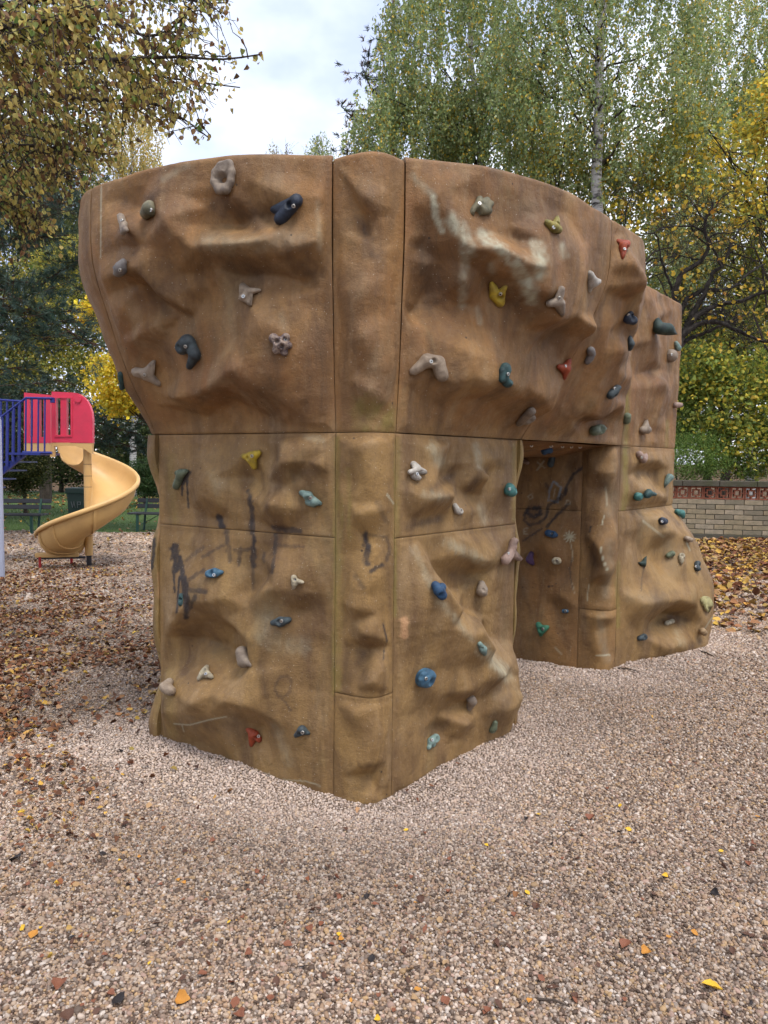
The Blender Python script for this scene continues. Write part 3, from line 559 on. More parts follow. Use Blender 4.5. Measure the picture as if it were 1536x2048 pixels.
# flat lid on top and the soffit of the archway
def lid(name, S, h, inset, lbl, dip=0.0):
    p, n = interp_ring(RU, S); o = off_upper(S, h + 0 * S) - inset
    P = np.concatenate([p + n * o[:, None], np.full((len(S), 1), h)], 1); c = P.mean(0)
    m = len(S); V = np.concatenate([P, c[None]]) - np.array(WALL.location)
    z = {k: np.zeros(m + 1) for k in ('paint', 'moss', 'chalk', 'grime_shade', 'blue', 'grey', 'peel', 'low', 'edge')}
    Ft = np.array([[i, (i + 1) % m, m] for i in range(m)])
    ob = link(name, mesh_np(name, V, Ft, False, z), M_WALL, WALL); ob['label'] = lbl
lid('top_panel', np.linspace(0, RU[1][-1], 260)[:-1], H_TOP - .035, .012, 'flat brown lid closing the top of the wall')
def soffit():
    o = CN; u = np.linspace(1.0, 3.0, 60); w = np.linspace(-.004, DEP - .03, 40); Ug, Wg = np.meshgrid(u, w)
    hz = H_SEAM - .004 - .085 * sstep(.0, .45, Wg) * sstep(1.2, 1.9, Ug)
    hz = hz + .008 * vnoise(np.stack([Ug, Wg, 0 * Ug], -1), .2)
    P = np.stack([o[0] + DR[0] * Ug + DL[0] * Wg, o[1] + DR[1] * Ug + DL[1] * Wg, hz], -1)
    idx = np.arange(P.shape[0] * P.shape[1]).reshape(P.shape[:2])
    Fq = np.stack([idx[:-1, :-1], idx[1:, :-1], idx[1:, 1:], idx[:-1, 1:]], -1).reshape(-1, 4)
    z = {k: np.zeros(idx.size) for k in ('paint', 'moss', 'chalk', 'grime_shade', 'blue', 'grey', 'peel', 'low', 'edge')}
    ob = link('soffit_panel', mesh_np('soffit_panel', P.reshape(-1, 3) - np.array(WALL.location), Fq, True, z), M_WALL, WALL)
    ob['label'] = 'dark underside of the archway'
    global NBV
    BV.append(P.reshape(-1, 3)); BF.append(Fq + NBV); NBV += idx.size
soffit()
WBVH = BVHTree.FromPolygons(np.concatenate(BV).tolist(), np.concatenate(BF).tolist())
# ------------------------------------------------------------------ climbing holds: each one a part of the wall, its bolt a sub-part
def ico_dirs(sub):
    bm = bmesh.new(); bmesh.ops.create_icosphere(bm, subdivisions=sub, radius=1.0); bm.verts.ensure_lookup_table(); bm.verts.index_update()
    V = np.array([v.co[:] for v in bm.verts]); Fc = np.array([[v.index for v in f.verts] for f in bm.faces]); bm.free(); return V, Fc
ICO = {k: ico_dirs(k) for k in (3, 4, 5)}
def sdf_cones(P, cones, k):
    d = None
    for a, b, ra, rb in cones:
        ab = b - a; L = ab @ ab
        t = np.clip(((P - a) @ ab) / L, 0, 1) if L > 1e-12 else np.zeros(P.shape[:-1])
        q = np.linalg.norm(P - a - t[..., None] * ab, axis=-1) - (ra + (rb - ra) * t)
        if d is None: d = q
        else:
            h = np.clip(.5 + .5 * (d - q) / k, 0, 1); d = d * (1 - h) + q * h - k * h * (1 - h)
    return d
def hold_shape(name, cones, pits, k, sub=4):
    D, Fc = ICO[sub]; c0 = np.mean([(a + b) / 2 for a, b, _, _ in cones], 0)
    # start from a point inside the body
    best = min(cones, key=lambda c: np.linalg.norm((c[0] + c[1]) / 2 - c0)); c0 = (best[0] + best[1]) / 2
    ext = max(max(np.linalg.norm(a - c0) + ra, np.linalg.norm(b - c0) + rb) for a, b, ra, rb in cones) * 1.15
    ts = np.linspace(1, 0, 48) * ext
    S = np.stack([sdf_cones(c0 + D * t, cones, k) for t in ts], 0); ins = S < 0; ins[-1] = True
    i = np.argmax(ins, 0); i = np.maximum(i, 1); lo = ts[i]; hi = ts[i - 1]
    for _ in range(10):
        m = (lo + hi) / 2; v = sdf_cones(c0 + D * m[:, None], cones, k); hi = np.where(v >= 0, m, hi); lo = np.where(v < 0, m, lo)
    V = c0 + D * lo[:, None]
    for (x, y, r, dep) in pits:
        g = np.exp(-(((V[:, 0] - x) ** 2 + (V[:, 1] - y) ** 2) / (r * r)) ** 1.5) * (V[:, 2] > 0); V[:, 2] -= dep * g
    V = V + D * (.04 * ext * vnoise(V + len(cones) * .37, ext * .5))[:, None] * .28
    V[:, 2] = np.maximum(V[:, 2], -.014)
    return V, Fc
HM = {}
def hold_mat(key):
    if key in HM: return HM[key]
    C = {'greige': ((.30, .235, .175), (.17, .13, .10)), 'beige': ((.37, .285, .205), (.20, .145, .10)), 'grey': ((.22, .195, .18), (.11, .10, .10)), 'olive': ((.215, .185, .11), (.085, .085, .055)),
         'oliveyellow': ((.30, .24, .05), (.14, .12, .035)), 'yellow': ((.52, .36, .025), (.28, .19, .04)), 'navy': ((.026, .036, .062), (.012, .016, .024)), 'slate': ((.055, .075, .082), (.025, .03, .035)),
         'mottled': ((.36, .27, .21), (.055, .035, .045)), 'tealdark': ((.045, .10, .10), (.02, .04, .04)), 'teal': ((.07, .22, .20), (.03, .09, .085)), 'paleteal': ((.24, .33, .29), (.09, .14, .13)),
         'red': ((.36, .065, .022), (.20, .035, .015)), 'white': ((.50, .46, .41), (.26, .23, .19)), 'green': ((.05, .20, .115), (.02, .09, .055)), 'sage': ((.155, .18, .11), (.07, .085, .055)), 'darkgreen': ((.022, .045, .035), (.012, .02, .018)),
         'blue': ((.030, .085, .17), (.012, .03, .07)), 'skyblue': ((.075, .17, .255), (.025, .07, .12)), 'pink': ((.36, .245, .195), (.22, .15, .12)), 'purple': ((.115, .06, .15), (.06, .03, .07)), 'cream': ((.46, .40, .28), (.20, .16, .11)), 'paleyellow': ((.48, .44, .20), (.26, .22, .10)), 'tan': ((.37, .25, .13), (.2, .13, .07))}[key]
    k = NT('hold_' + key); v = k.coords()
    c = k.mix(k.ramp(k.noise(16 if key != 'mottled' else 42, 5, .65, v, .5 if key != 'mottled' else 1.5), [(.36, 0.0), (.62, 1.0)]), tuple(q * .88 for q in C[0]), tuple(q * .85 for q in C[1]))
    c = k.mix(k.ramp(k.noise(55, 4, .7, v), [(.64, 0.0), (.78, .2)]), c, (.26, .21, .16))
    HM[key] = k.surf(c, .58, k.bump(k.noise(120, 4, .75, v), .7, .004), .35); return HM[key]
M_STEEL = NT('bolt_steel').surf((.55, .54, .52), .35, None, .5, 1.0)
M_DARK = simple_mat('bolt_hole', (.02, .02, .02), .8)
def bolt_mesh():
    bm = bmesh.new(); prof = [(0, .0005), (.0028, .0005), (.003, .0030), (.0062, .0030), (.0068, .0022), (.007, -.004)]; n = 14; R = []
    for r, z in prof: R.append([bm.verts.new((max(r, 1e-4) * math.cos(a * 2 * math.pi / n), max(r, 1e-4) * math.sin(a * 2 * math.pi / n), z)) for a in range(n)])
    for i in range(len(R) - 1):
        for a in range(n):
            f = bm.faces.new((R[i][a], R[i + 1][a], R[i + 1][(a + 1) % n], R[i][(a + 1) % n])); f.material_index = 1 if i < 2 else 0
    bmesh.ops.recalc_face_normals(bm, faces=list(bm.faces))
    me = bpy.data.meshes.new('bolt'); bm.to_mesh(me); bm.free(); me.materials.append(M_STEEL); me.materials.append(M_DARK); return me
BOLT = bolt_mesh()
def cast(x, y):
    d = Vector(ray(x, y)).normalized(); r = WBVH.ray_cast(Vector(CAM), d)
    return (r[0], r[1]) if r[0] is not None else (None, None)
WLOC = WALL.location
def hold(x, y, mat, label, lobes, pits=(), bolt=None, k=.012, lift=.34, big=1.0, ringhole=None):
    q = x
    for t in range(14):
        p, n = cast(q, y)
        if p is not None and p.y < 9: break
        q -= 3 if x > 700 else -3
    if p is None: return
    ns = [n]
    for dx, dy in ((-9, 0), (9, 0), (0, 9), (0, -9), (-5, -5), (5, 5)):
        a, b = cast(q + dx, y + dy)
        if a is not None and (a - p).length < .12: ns.append(b)
    n = sum(ns, Vector()).normalized()
    if n.dot(p - Vector(CAM)) > 0: n = -n
    zax = n; xax = Vector((0, 0, 1)).cross(zax).normalized(); yax = zax.cross(xax)
    # view-facing images of the lobes on the tangent plane
    depth = (p - Vector(CAM)).dot(Vector(FWD)); sc = depth / F
    vdir = (p - Vector(CAM)).normalized(); cosv = max(.35, abs(vdir.dot(n)))
    def loc(dx, dy):
        d = Vector(ray(q + dx, y + dy)); t = (p - Vector(CAM)).dot(n) / d.dot(n) if abs(d.dot(n)) > .25 else depth
        w = Vector(CAM) + d * t - p; a, b = w.dot(xax), w.dot(yax); m = math.hypot(dx, dy) * sc * 1.9 + 1e-6; L = math.hypot(a, b)
        if L > m: a, b = a * m / L, b * m / L
        return a, b
    cones = []
    for L in lobes:
        pts, rs = L
        for (a, b), ra, rb in zip(zip(pts[:-1], pts[1:]) if len(pts) > 1 else [(pts[0], pts[0])], rs, rs[1:] if len(rs) > 1 else rs):
            A, B = loc(*a[:2]), loc(*b[:2]); ra, rb = ra * sc * big, rb * sc * big
            za = lift * ra + (a[2] * sc if len(a) > 2 else 0); zb = lift * rb + (b[2] * sc if len(b) > 2 else 0)
            cones.append((np.array([A[0], A[1], za]), np.array([B[0], B[1], zb]), ra, rb))
    pp = []
    for (a, b, r, dep) in pits:
        u = loc(a, b); pp.append((u[0], u[1], r * sc, dep * sc * 1.8))
    V, Fc = hold_shape('climbing_hold', cones, pp, k * (depth / 3.5), 4 if depth < 4.6 else 3)
    M = Matrix((xax, yax, zax)).transposed().to_4x4(); M.translation = p - WLOC
    ob = link('climbing_hold', mesh_np('climbing_hold', V, Fc, True), hold_mat(mat), WALL); ob.matrix_local = M; ob['label'] = label
    if bolt is not None:
        W = np.array(Matrix((xax, yax, zax)).transposed()) @ V.T; W = W.T + np.array(p)
        T = BVHTree.FromPolygons(W.tolist(), Fc.tolist()); r = T.ray_cast(Vector(CAM), Vector(ray(q + bolt[0], y + bolt[1])).normalized())
        if r[0] is not None:
            bz = (r[1] if r[1].dot(vdir) < 0 else -r[1]); bz = (bz * .5 + n).normalized(); bx = Vector((0, 0, 1)).cross(bz).normalized(); by = bz.cross(bx)
            bo = link('bolt', BOLT, None, ob); Mb = Matrix((bx, by, bz)).transposed().to_4x4(); Mb.translation = r[0]
            s_ = 1.25 if depth < 4.6 else 1.5
            Mw = Matrix((xax, yax, zax)).transposed().to_4x4(); Mw.translation = p
            bo.matrix_local = Mw.inverted() @ Mb @ Matrix.Scale(s_, 4)
    return ob
def B(x, y, r): return ([(x, y)], [r])                               # a round lobe
def C(x0, y0, x1, y1, r0, r1, z0=0, z1=0): return ([(x0, y0, z0), (x1, y1, z1)], [r0, r1])
def PL(r, *p): return (list(p), [r] * len(p))
# overhang, front
hold(249, 450, 'greige', 'grey beige bone-shaped hold', [C(-4, -16, 2, 2, 9, 7, 2, 2), C(2, 2, -1, 16, 7, 6), C(2, 6, 10, 18, 6, 5, 2, 2)], bolt=(-5, -9))
hold(302, 424, 'olive', 'grey green hold with two hollow sockets', [C(8, -6, -2, 4, 13, 12, 6, 4), B(-9, 8, 9), C(6, -12, 12, 2, 9, 8, 5, 3)], [(-9, 7, 5, 12), (-1, -3, 4, 8)], (0, -4))
hold(450, 358, 'greige', 'large grey beige ear-shaped ring hold', [PL(8.5, (14, -27, 6), (-4, -24, 4), (-15, -10, 4), (-17, 8, 4), (-8, 25, 4), (6, 24, 4), (14, 8, 4), (17, -12, 5), (13, -26, 7)), C(0, -8, -2, 14, 12, 10)], [(-1, 2, 9, 10)], (2, 4), k=.007)
hold(577, 418, 'navy', 'big black and navy two-fingered hold', [C(18, -13, -12, 21, 13, 13, 6, 6), C(6, -10, -28, 2, 11, 8, 3, 0), B(18, -17, 13)], [(9, -6, 6, 7)], (10, -6), k=.008)
hold(244, 536, 'grey', 'grey two-lobed hold beside the joint', [C(4, 2, -2, 6, 13, 12, 3, 2), C(-8, 2, -15, -2, 7, 5), C(6, -4, 7, -12, 10, 7, 4, 2)], [(-4, 3, 6, 6)], (-4, 4))
hold(497, 590, 'beige', 'pale beige winged hold with a pointed tip', [C(-8, -14, -6, 6, 8, 11, 3, 2), C(-2, -2, 24, -8, 9, 3, 5, 2), C(-4, 6, 6, 20, 9, 5, 2, 1)], [(-9, 2, 6, 6)], (-10, 3), k=.009)
hold(380, 702, 'slate', 'dark slate comma-shaped hold', [C(2, -18, -8, -8, 16, 15, 5, 5), C(6, -14, 15, 6, 12, 12, 4, 4), C(15, 8, 2, 29, 11, 8, 3, 2)], [(-8, -9, 6, 5)], (-9, -9), k=.009)
hold(562, 688, 'mottled', 'lumpy beige hold smeared with dark purple', [B(0, 0, 15), B(-14, -11, 10), B(10, -13, 9), B(15, 3, 8), B(7, 17, 8), B(-8, 12, 9)], [(-6, -4, 5, 7), (4, 6, 4, 6), (9, -8, 4, 5)], (9, -8), k=.005)
hold(296, 744, 'beige', 'beige three-winged hold near the overhang edge', [C(0, 3, -22, -1, 11, 10, 2, 0), C(2, 0, 14, -20, 10, 6, 3, 1), C(2, 4, 24, 22, 10, 6, 3, 2)], [(-7, 6, 5, 4)], (-7, 6), k=.014)
hold(243, 762, 'tealdark', 'dark teal hold on the outer edge of the overhang', [C(0, -14, 3, 12, 6, 6)], [(0, 0, 4, 5)])
# overhang, archway side
hold(959, 415, 'olive', 'olive hold with a deep round hole and dark petals', [B(-6, 5, 13), C(-4, -6, -2, -14, 9, 7, 3, 2), C(6, -4, 12, -12, 8, 7, 3, 3), C(8, 2, 21, -6, 8, 6, 3, 3), C(4, 8, 16, 8, 10, 8, 2, 1), B(-14, 10, 9)], [(-7, 14, 6, 14)], (0, -8), k=.005)
hold(1105, 450, 'oliveyellow', 'olive yellow curled hold', [C(-13, -4, -2, 8, 6, 9, 1, 3), C(-2, 8, 8, 12, 10, 8, 3, 2), C(2, 2, 8, -15, 8, 5, 3, 2)], [(2, 5, 4, 5)], (2, 5), k=.006)
hold(998, 585, 'yellow', 'bright yellow horned hold', [C(-13, -19, -10, 2, 7, 10, 1, 2), C(-10, 2, 2, 16, 10, 10, 2, 3), C(2, 12, 4, 0, 10, 9, 3, 3), C(0, 2, 13, -14, 9, 5, 3, 2)], [(3, 2, 6, 6)], (3, 3), k=.008)
hold(1112, 600, 'greige', 'tall grey beige knuckle hold', [C(0, 2, 6, -22, 9, 8, 4, 3), C(0, 2, -16, 6, 10, 7, 4, 2), C(2, 4, 8, 26, 11, 8, 4, 1)], [(7, -4, 4, 6)], (7, -4), k=.010)
hold(860, 735, 'beige', 'large beige elbow-shaped hold', [C(-34, 8, -8, -13, 9, 13, 0, 4), C(-8, -13, 14, -10, 14, 13, 4, 5), C(14, -8, 21, 16, 13, 14, 5, 4)], [(2, -12, 5, 5)], (2, -12), k=.010)
hold(1008, 750, 'tealdark', 'dark teal scooped oval hold', [C(-2, -14, 2, 14, 11, 12, 2, 2), C(-6, -8, -6, 8, 8, 8)], [(3, 4, 8, 9)], (8, -2), k=.006)
hold(1125, 735, 'red', 'orange red three-pointed hold', [C(0, 2, -13, -1, 9, 6, 3, 1), C(0, 2, 9, -14, 10, 6, 4, 2), C(0, 4, 1, 20, 9, 5, 3, 1)], [(5, -4, 4, 4)], (6, -3), k=.009)
hold(1050, 828, 'greige', 'grey beige double hold low on the overhang', [C(-13, 14, 10, -12, 8, 9, 2, 5), C(2, 10, 13, 4, 10, 8, 3, 2)], [(6, 2, 4, 5)], None, k=.005)
hold(1181, 562, 'white', 'whitish pointed hold across the curved joint', [C(-8, -15, -2, 2, 8, 9, 3, 5), C(-2, 2, 12, 2, 9, 6, 6, 8), C(-4, 6, -4, 18, 7, 5, 2, 0)], k=.010)
hold(1243, 498, 'red', 'rust red wedge hold near the top', [C(-8, -14, 8, -8, 5, 6, 0, 4), C(0, -2, 6, -4, 8, 7, 4, 5), C(0, 0, 2, 19, 8, 4, 3, 0)], [(6, 4, 3, 4)], (6, 0))
hold(1256, 634, 'navy', 'dark navy cupped hold', [C(-4, 1, 4, 3, 10, 9, 3, 6), B(2, -5, 8)], [(2, -4, 5, 6)], (1, -4), k=.006)
hold(1256, 687, 'slate', 'dark slate crescent hold', [C(2, -12, -4, 2, 5, 7, 1, 4), C(-4, 2, 5, 11, 7, 5, 4, 2)], k=.004)
hold(1176, 708, 'grey', 'grey brown double hold by the curved joint', [C(1, -9, 3, -2, 8, 8, 3, 3), C(0, 5, -4, 13, 8, 7, 3, 2)], k=.003)
hold(1222, 781, 'slate', 'slate blue eye-shaped hold', [C(6, -6, -6, 7, 9, 9, 5, 3)], [(6, -4, 5, 6), (-4, 6, 3, 4)], (7, -4))
hold(1192, 860, 'sage', 'grey green bean hold at the lower rim', [C(-14, 3, 0, -1, 10, 10, 2, 4), C(0, -1, 14, -3, 10, 9, 4, 3)], [(-2, -2, 6, 7)], k=.006)
hold(1250, 836, 'sage', 'round green hold below the joint', [C(0, -4, -1, 4, 8, 8, 2, 2)])
hold(1285, 852, 'greige', 'beige heart-shaped hold with a spike', [C(-6, 7, 4, 7, 7, 8, 3, 4), C(0, 2, 5, -14, 8, 3, 4, 2)], k=.008)
hold(1313, 656, 'darkgreen', 'large dark green jutting hold', [C(-6, 2, 6, 4, 12, 12, 6, 14), C(8, 6, 16, 15, 9, 6, 16, 20), C(-4, -10, -2, -16, 8, 5, 3, 4)], k=.010)
hold(1339, 711, 'greige', 'brown ring hold near the far edge', [B(-2, 1, 13), B(4, 0, 11)], [(4, -2, 6, 9)], (4, -2))
hold(1349, 692, 'paleteal', 'small pale grey green fin hold', [C(0, -6, 2, 5, 4, 6, 2, 4)])
hold(1350, 810, 'pink', 'pinkish spike sticking out past the far edge', [C(-4, 0, 2, 0, 6, 5, 2, 8)])
# first pillar, front
hold(364, 957, 'sage', 'sage green hold dripping with black paint', [C(-8, 15, 4, -10, 8, 9, 1, 4), C(4, -10, 13, -14, 8, 6, 4, 3), C(-8, -10, -4, -12, 6, 6)], [(-4, -4, 4, 4)], None, k=.008)
hold(505, 915, 'yellow', 'yellow three-lobed hold', [C(0, 0, -18, -4, 9, 5, 3, 1), C(0, -4, 14, -9, 9, 7, 3, 2), C(2, 0, 6, 17, 10, 7, 3, 2)], [(-2, -2, 4, 4)], (-1, -3), k=.010)
hold(623, 997, 'paleteal', 'pale scooped hold with bluish streaks', [C(-18, -12, -2, -8, 6, 8, 1, 3), C(-4, -6, 8, 6, 9, 9, 4, 3), C(8, 4, 18, 9, 8, 5, 3, 1), C(-4, 6, 6, 12, 8, 6)], [(0, 0, 6, 5)], (-2, -1), k=.007)
hold(429, 1148, 'skyblue', 'blue almond-shaped hold', [C(-9, 1, 4, 0, 8, 10, 2, 4), C(4, -1, 16, -3, 8, 4, 3, 1)], [(-1, 1, 6, 6)], (-1, 2), k=.008)
hold(364, 1199, 'tealdark', 'dark teal hold under black graffiti', [C(0, -8, 0, 8, 5, 6)], [(1, 0, 3, 4)])
hold(593, 1163, 'cream', 'small cream fin hold', [C(-4, -8, -2, 4, 6, 6, 2, 3), C(-2, -2, 13, 1, 6, 4, 4, 3), C(-4, 4, -5, 12, 5, 4, 2, 0)], [(-1, -4, 3, 4)], (-2, -4), k=.005)
hold(563, 1243, 'slate', 'flat slate lozenge hold', [C(-16, 2, 0, 0, 6, 10, 0, 1), C(0, 0, 16, -4, 10, 6, 1, 0)], [(0, -1, 5, 4)], (0, -1), k=.008)
hold(495, 1311, 'greige', 'beige egg hold scratched with dark lines', [C(-3, -8, 0, 10, 13, 13, 4, 4), C(2, 8, 8, 18, 11, 6, 3, 0)], [(-9, -7, 3, 5), (-9, 4, 3, 4)])
hold(412, 1348, 'cream', 'cream three-cornered hold with dark hollows', [C(0, 0, -12, 10, 9, 5, 2, 1), C(0, 0, 4, -12, 9, 5, 3, 2), C(0, 0, 13, 8, 9, 5, 2, 1)], [(0, 0, 6, 7)], (0, 0), k=.007)
hold(346, 1375, 'beige', 'pale beige wedge jutting from the pillar edge', [C(0, -8, -6, 4, 8, 11, 6, 10), C(-4, 6, 2, 10, 12, 10, 6, 4)], k=.006)
hold(508, 1470, 'red', 'brick red hooked hold near the ground', [C(-10, -13, 4, -4, 6, 8, 1, 3), C(4, -4, 12, 6, 8, 7, 3, 2), C(0, -2, -3, 17, 9, 6, 3, 1)], [(8, 0, 3, 4)], (9, 2), k=.006)
hold(605, 1463, 'slate', 'dark slate triangular hold', [C(-12, 7, 2, -4, 5, 9, 0, 3), C(2, -4, 13, 3, 9, 4, 3, 1)], [(0, 2, 4, 4)], (0, 2), k=.010)
# first pillar, archway side
hold(828, 943, 'white', 'white ledge hold with a round hole', [C(-4, -14, 2, -6, 7, 8, 2, 4), C(-14, 2, 2, -3, 5, 6, 7, 9), C(2, -3, 16, 2, 6, 6, 9, 6), C(-2, 8, 4, 12, 9, 8, 2, 2)], [(6, 5, 4, 7)], (6, 5), k=.004)
hold(1014, 980, 'teal', 'turquoise domed hold', [C(-2, 0, 3, 2, 11, 11, 3, 4), B(2, -6, 9)], [(4, -2, 4, 5)], (5, -2))
hold(912, 1020, 'white', 'small white knobbly hold', [C(-5, -8, -1, 2, 6, 7, 2, 3), B(6, 3, 7), C(4, 4, 11, 6, 5, 3)], [(5, 2, 3, 4)], k=.003)
hold(1016, 1105, 'pink', 'big pinkish hold of three petals', [C(0, 0, 4, -22, 8, 9, 3, 6), C(-2, 4, -12, 14, 9, 11, 3, 3), C(4, 4, 20, 14, 8, 8, 4, 6)], [(4, -18, 4, 5), (16, 12, 4, 5)], (1, 2), k=.004)
hold(876, 1180, 'blue', 'dark blue lumpy hold half behind a ridge', [C(-8, -10, -2, 0, 9, 11, 3, 4), C(-2, 0, 6, 10, 12, 10, 4, 2), B(6, -6, 9)], [(-2, 8, 4, 5)], k=.003)
hold(960, 1175, 'greige', 'grey brown teardrop hold with a dark hole', [C(-1, 5, 0, -8, 13, 7, 5, 3)], [(8, 6, 4, 9), (-4, 2, 3, 3)], k=.006)
hold(962, 1297, 'paleteal', 'flat pale teal wedge behind the ridge', [C(-4, -10, 2, 0, 5, 7, 0, 1), C(2, 0, 6, 10, 8, 5, 1, 0)], [(-3, -3, 3, 3)], k=.006)
hold(848, 1354, 'skyblue', 'round blue spiral hold', [C(-3, 0, 2, 1, 20, 20, -4, -4), PL(5, (-13, 10, 9), (-15, 0, 10), (-11, -10, 11), (-2, -14, 11), (8, -12, 10), (14, -6, 8))], [(4, 3, 8, 7)], (4, 3), k=.007)
hold(937, 1405, 'greige', 'grey mushroom hold with a tapering green stalk', [C(0, -10, 2, -6, 10, 10, 5, 5), C(2, -2, -4, 18, 9, 4, 3, 0)], [(4, -2, 3, 4)], k=.006)
hold(860, 1482, 'paleteal', 'pale teal cupped hold near the ground', [C(-4, 2, 5, -5, 8, 9, 2, 4), B(-4, 12, 6), B(2, 5, 8)], [(4, -2, 5, 7)], (4, -2), k=.004)
hold(985, 1452, 'sage', 'small grey green knob hold near the gravel', [C(3, -9, -1, 2, 5, 7, 2, 3), B(-2, 5, 8)], [(-1, 4, 3, 3)], k=.005)
# archway
hold(1092, 899, 'blue', 'dark blue hold hanging under the arch', [C(-4, -2, 6, 0, 8, 8)], [(2, 0, 3, 4)])
hold(1104, 922, 'slate', 'grey hold in the shade of the arch', [C(2, -10, -2, 6, 6, 7)])
hold(1052, 924, 'pink', 'small pinkish hold in the shade of the arch', [C(-4, -2, 4, 2, 4, 4)])
for bx in (1063, 1102, 1125, 1143, 1160):
    p, n = cast(bx, 891 + (bx - 1063) * .03)
    if p is not None:
        bo = link('soffit_bolt', BOLT, None, WALL); bo.matrix_local = Matrix.Translation(p - WLOC) @ Matrix.Rotation(math.radians(120), 4, 'X') @ Matrix.Scale(1.5, 4)
hold(1103, 1067, 'blue', 'dark blue fish-shaped hold on the inner face', [C(-6, -1, 4, 2, 7, 7, 2, 2), C(4, 2, 11, 4, 5, 3)], [(2, 0, 3, 3)], (1, 1))
hold(1062, 1117, 'purple', 'purple hold beside the pillar edge', [C(2, -10, -2, 2, 5, 6, 2, 2), C(-2, 2, 4, 10, 6, 5)])
hold(1114, 1121, 'cream', 'cream oval button hold', [C(-2, 0, 2, 0, 7.5, 7.5, 1, 1)], [(0, 0, 3, 3)], (0, 0))
hold(1131, 1222, 'skyblue', 'tiny blue hold low on the inner face', [C(-3, 0, 3, 0, 4, 4)], None or (), (0, 0))
hold(1086, 1257, 'green', 'bright green jagged hold low on the inner face', [C(-8, -8, 0, 2, 6, 8, 1, 3), C(0, 2, 10, -4, 8, 5, 3, 2), C(-2, 2, -4, 12, 7, 5, 2, 0)], [(0, 1, 4, 4)], (0, 1), k=.006)
# second pillar
hold(1282, 915, 'pink', 'pale pink heart-shaped hold under the joint', [C(-8, -6, 0, 6, 7, 7, 2, 3), C(0, 6, 8, -4, 7, 6, 3, 2)], [(2, -2, 3, 4)], (1, 0), k=.004)
hold(1331, 960, 'paleteal', 'white topped teal hold at the far edge', [C(1, -7, 3, -5, 6, 6, 5, 6), C(0, 0, -3, 12, 6, 4, 3, 0)])
hold(1273, 991, 'teal', 'small teal cube-like hold', [C(-2, 0, 2, 0, 8, 7, 2, 3), B(0, 3, 7)], [(2, -1, 3, 3)])
hold(1291, 987, 'tealdark', 'dark teal pointed cone hold', [C(-3, 2, 0, -4, 8, 7, 3, 4), C(0, -2, 8, -2, 6, 3, 6, 14)], k=.008)
hold(1323, 1044, 'navy', 'dark navy oval hold on the boulder', [C(-3, 0, 3, 0, 8, 7, 2, 2)], [(2, -1, 4, 4)], (1, -1))
hold(1358, 1030, 'teal', 'teal hold on the boulder skyline', [C(-5, -4, 2, 2, 5, 6, 3, 6), C(2, 2, 6, 8, 6, 4, 6, 4)])
hold(1375, 1079, 'beige', 'brownish bump hold on the boulder skyline', [C(-6, -2, 2, 2, 5, 5, 2, 4)])
hold(1283, 1124, 'darkgreen', 'dark green three-pronged hold', [C(0, 4, -9, 4, 5, 3, 2, 1), C(0, 4, 4, -10, 5, 3, 3, 4), C(0, 4, 4, 7, 5, 4)], k=.006)
hold(1338, 1110, 'sage', 'small green wedge hold', [C(-4, 2, 4, -2, 5, 6, 2, 3)])
hold(1360, 1118, 'cream', 'little cream skull-like hold', [C(0, -4, 0, 1, 6.5, 6, 3, 3), C(0, 3, 1, 9, 5, 4, 2, 1)], [(-1, -4, 3, 4), (3, 2, 2, 4)], k=.004)
hold(1391, 1133, 'slate', 'dark ringed hold on the boulder side', [C(0, -4, 0, 4, 7, 7, 2, 2)], [(1, 0, 4, 4)], (1, 0))
hold(1408, 1207, 'paleyellow', 'pale yellow looped handle hold', [PL(3.2, (-6, -12, 4), (2, -12, 6), (7, -2, 7), (9, 10, 6), (4, 16, 4), (-1, 10, 4), (-3, -2, 4), (-6, -12, 4)), C(-6, -6, -3, 0, 6, 5)], k=.003)
hold(1336, 1247, 'cream', 'cream hold inside the boulder hollow', [C(-6, 2, 6, -2, 5, 5, 2, 3)], [(4, -1, 2, 3)])
hold(1283, 1273, 'slate', 'slate hold low on the boulder', [C(-7, 3, 2, 0, 5, 6, 1, 3), C(2, 0, 9, -3, 5, 3)], [(0, 0, 3, 3)])
hold(1403, 1262, 'tan', 'tan knob at the boulder foot', [C(-2, -2, 2, 2, 7, 6, 3, 3)])
# ------------------------------------------------------------------ ground
def inside_wall(x, y):
    r = np.zeros(x.shape, bool)
    for R in (RN, RF):
        P = R[0][::4]; c = np.zeros(x.shape, bool); j = len(P) - 1
        for i in range(len(P)):
            a, b = P[i], P[j]
            with np.errstate(divide='ignore', invalid='ignore'):
                c ^= ((a[1] > y) != (b[1] > y)) & (x < (b[0] - a[0]) * (y - a[1]) / (b[1] - a[1] + 1e-12) + a[0])
            j = i
        r |= c
    return r
def wall_dist(x, y):
    d = np.full(x.shape, 9.0)
    for R in (RN, RF):
        for p in R[0][::6]: d = np.minimum(d, np.hypot(x - p[0], y - p[1]))
    return d
def gz(x, y):
    P = np.stack([x, y, 0 * x], -1)
    near = np.exp(-(((x + 4.0) / 1.6) ** 2 + ((y - 9.6) / .8) ** 2)) * .012
    dip = np.exp(-(((x - CN[0]) / 1.1) ** 2 + ((y - CN[1] - .15) / .9) ** 2)) * .05
    wd = wall_dist(x, y); bank = np.exp(-(wd / .09) ** 2) * (.004 + .016 * np.clip(vnoise(P, .22, 21) + .2, 0, 1))
    return .016 * fbm(P, 1.3, 1, 3) + .011 * fbm(P, .38, 4, 2) + near - dip + bank
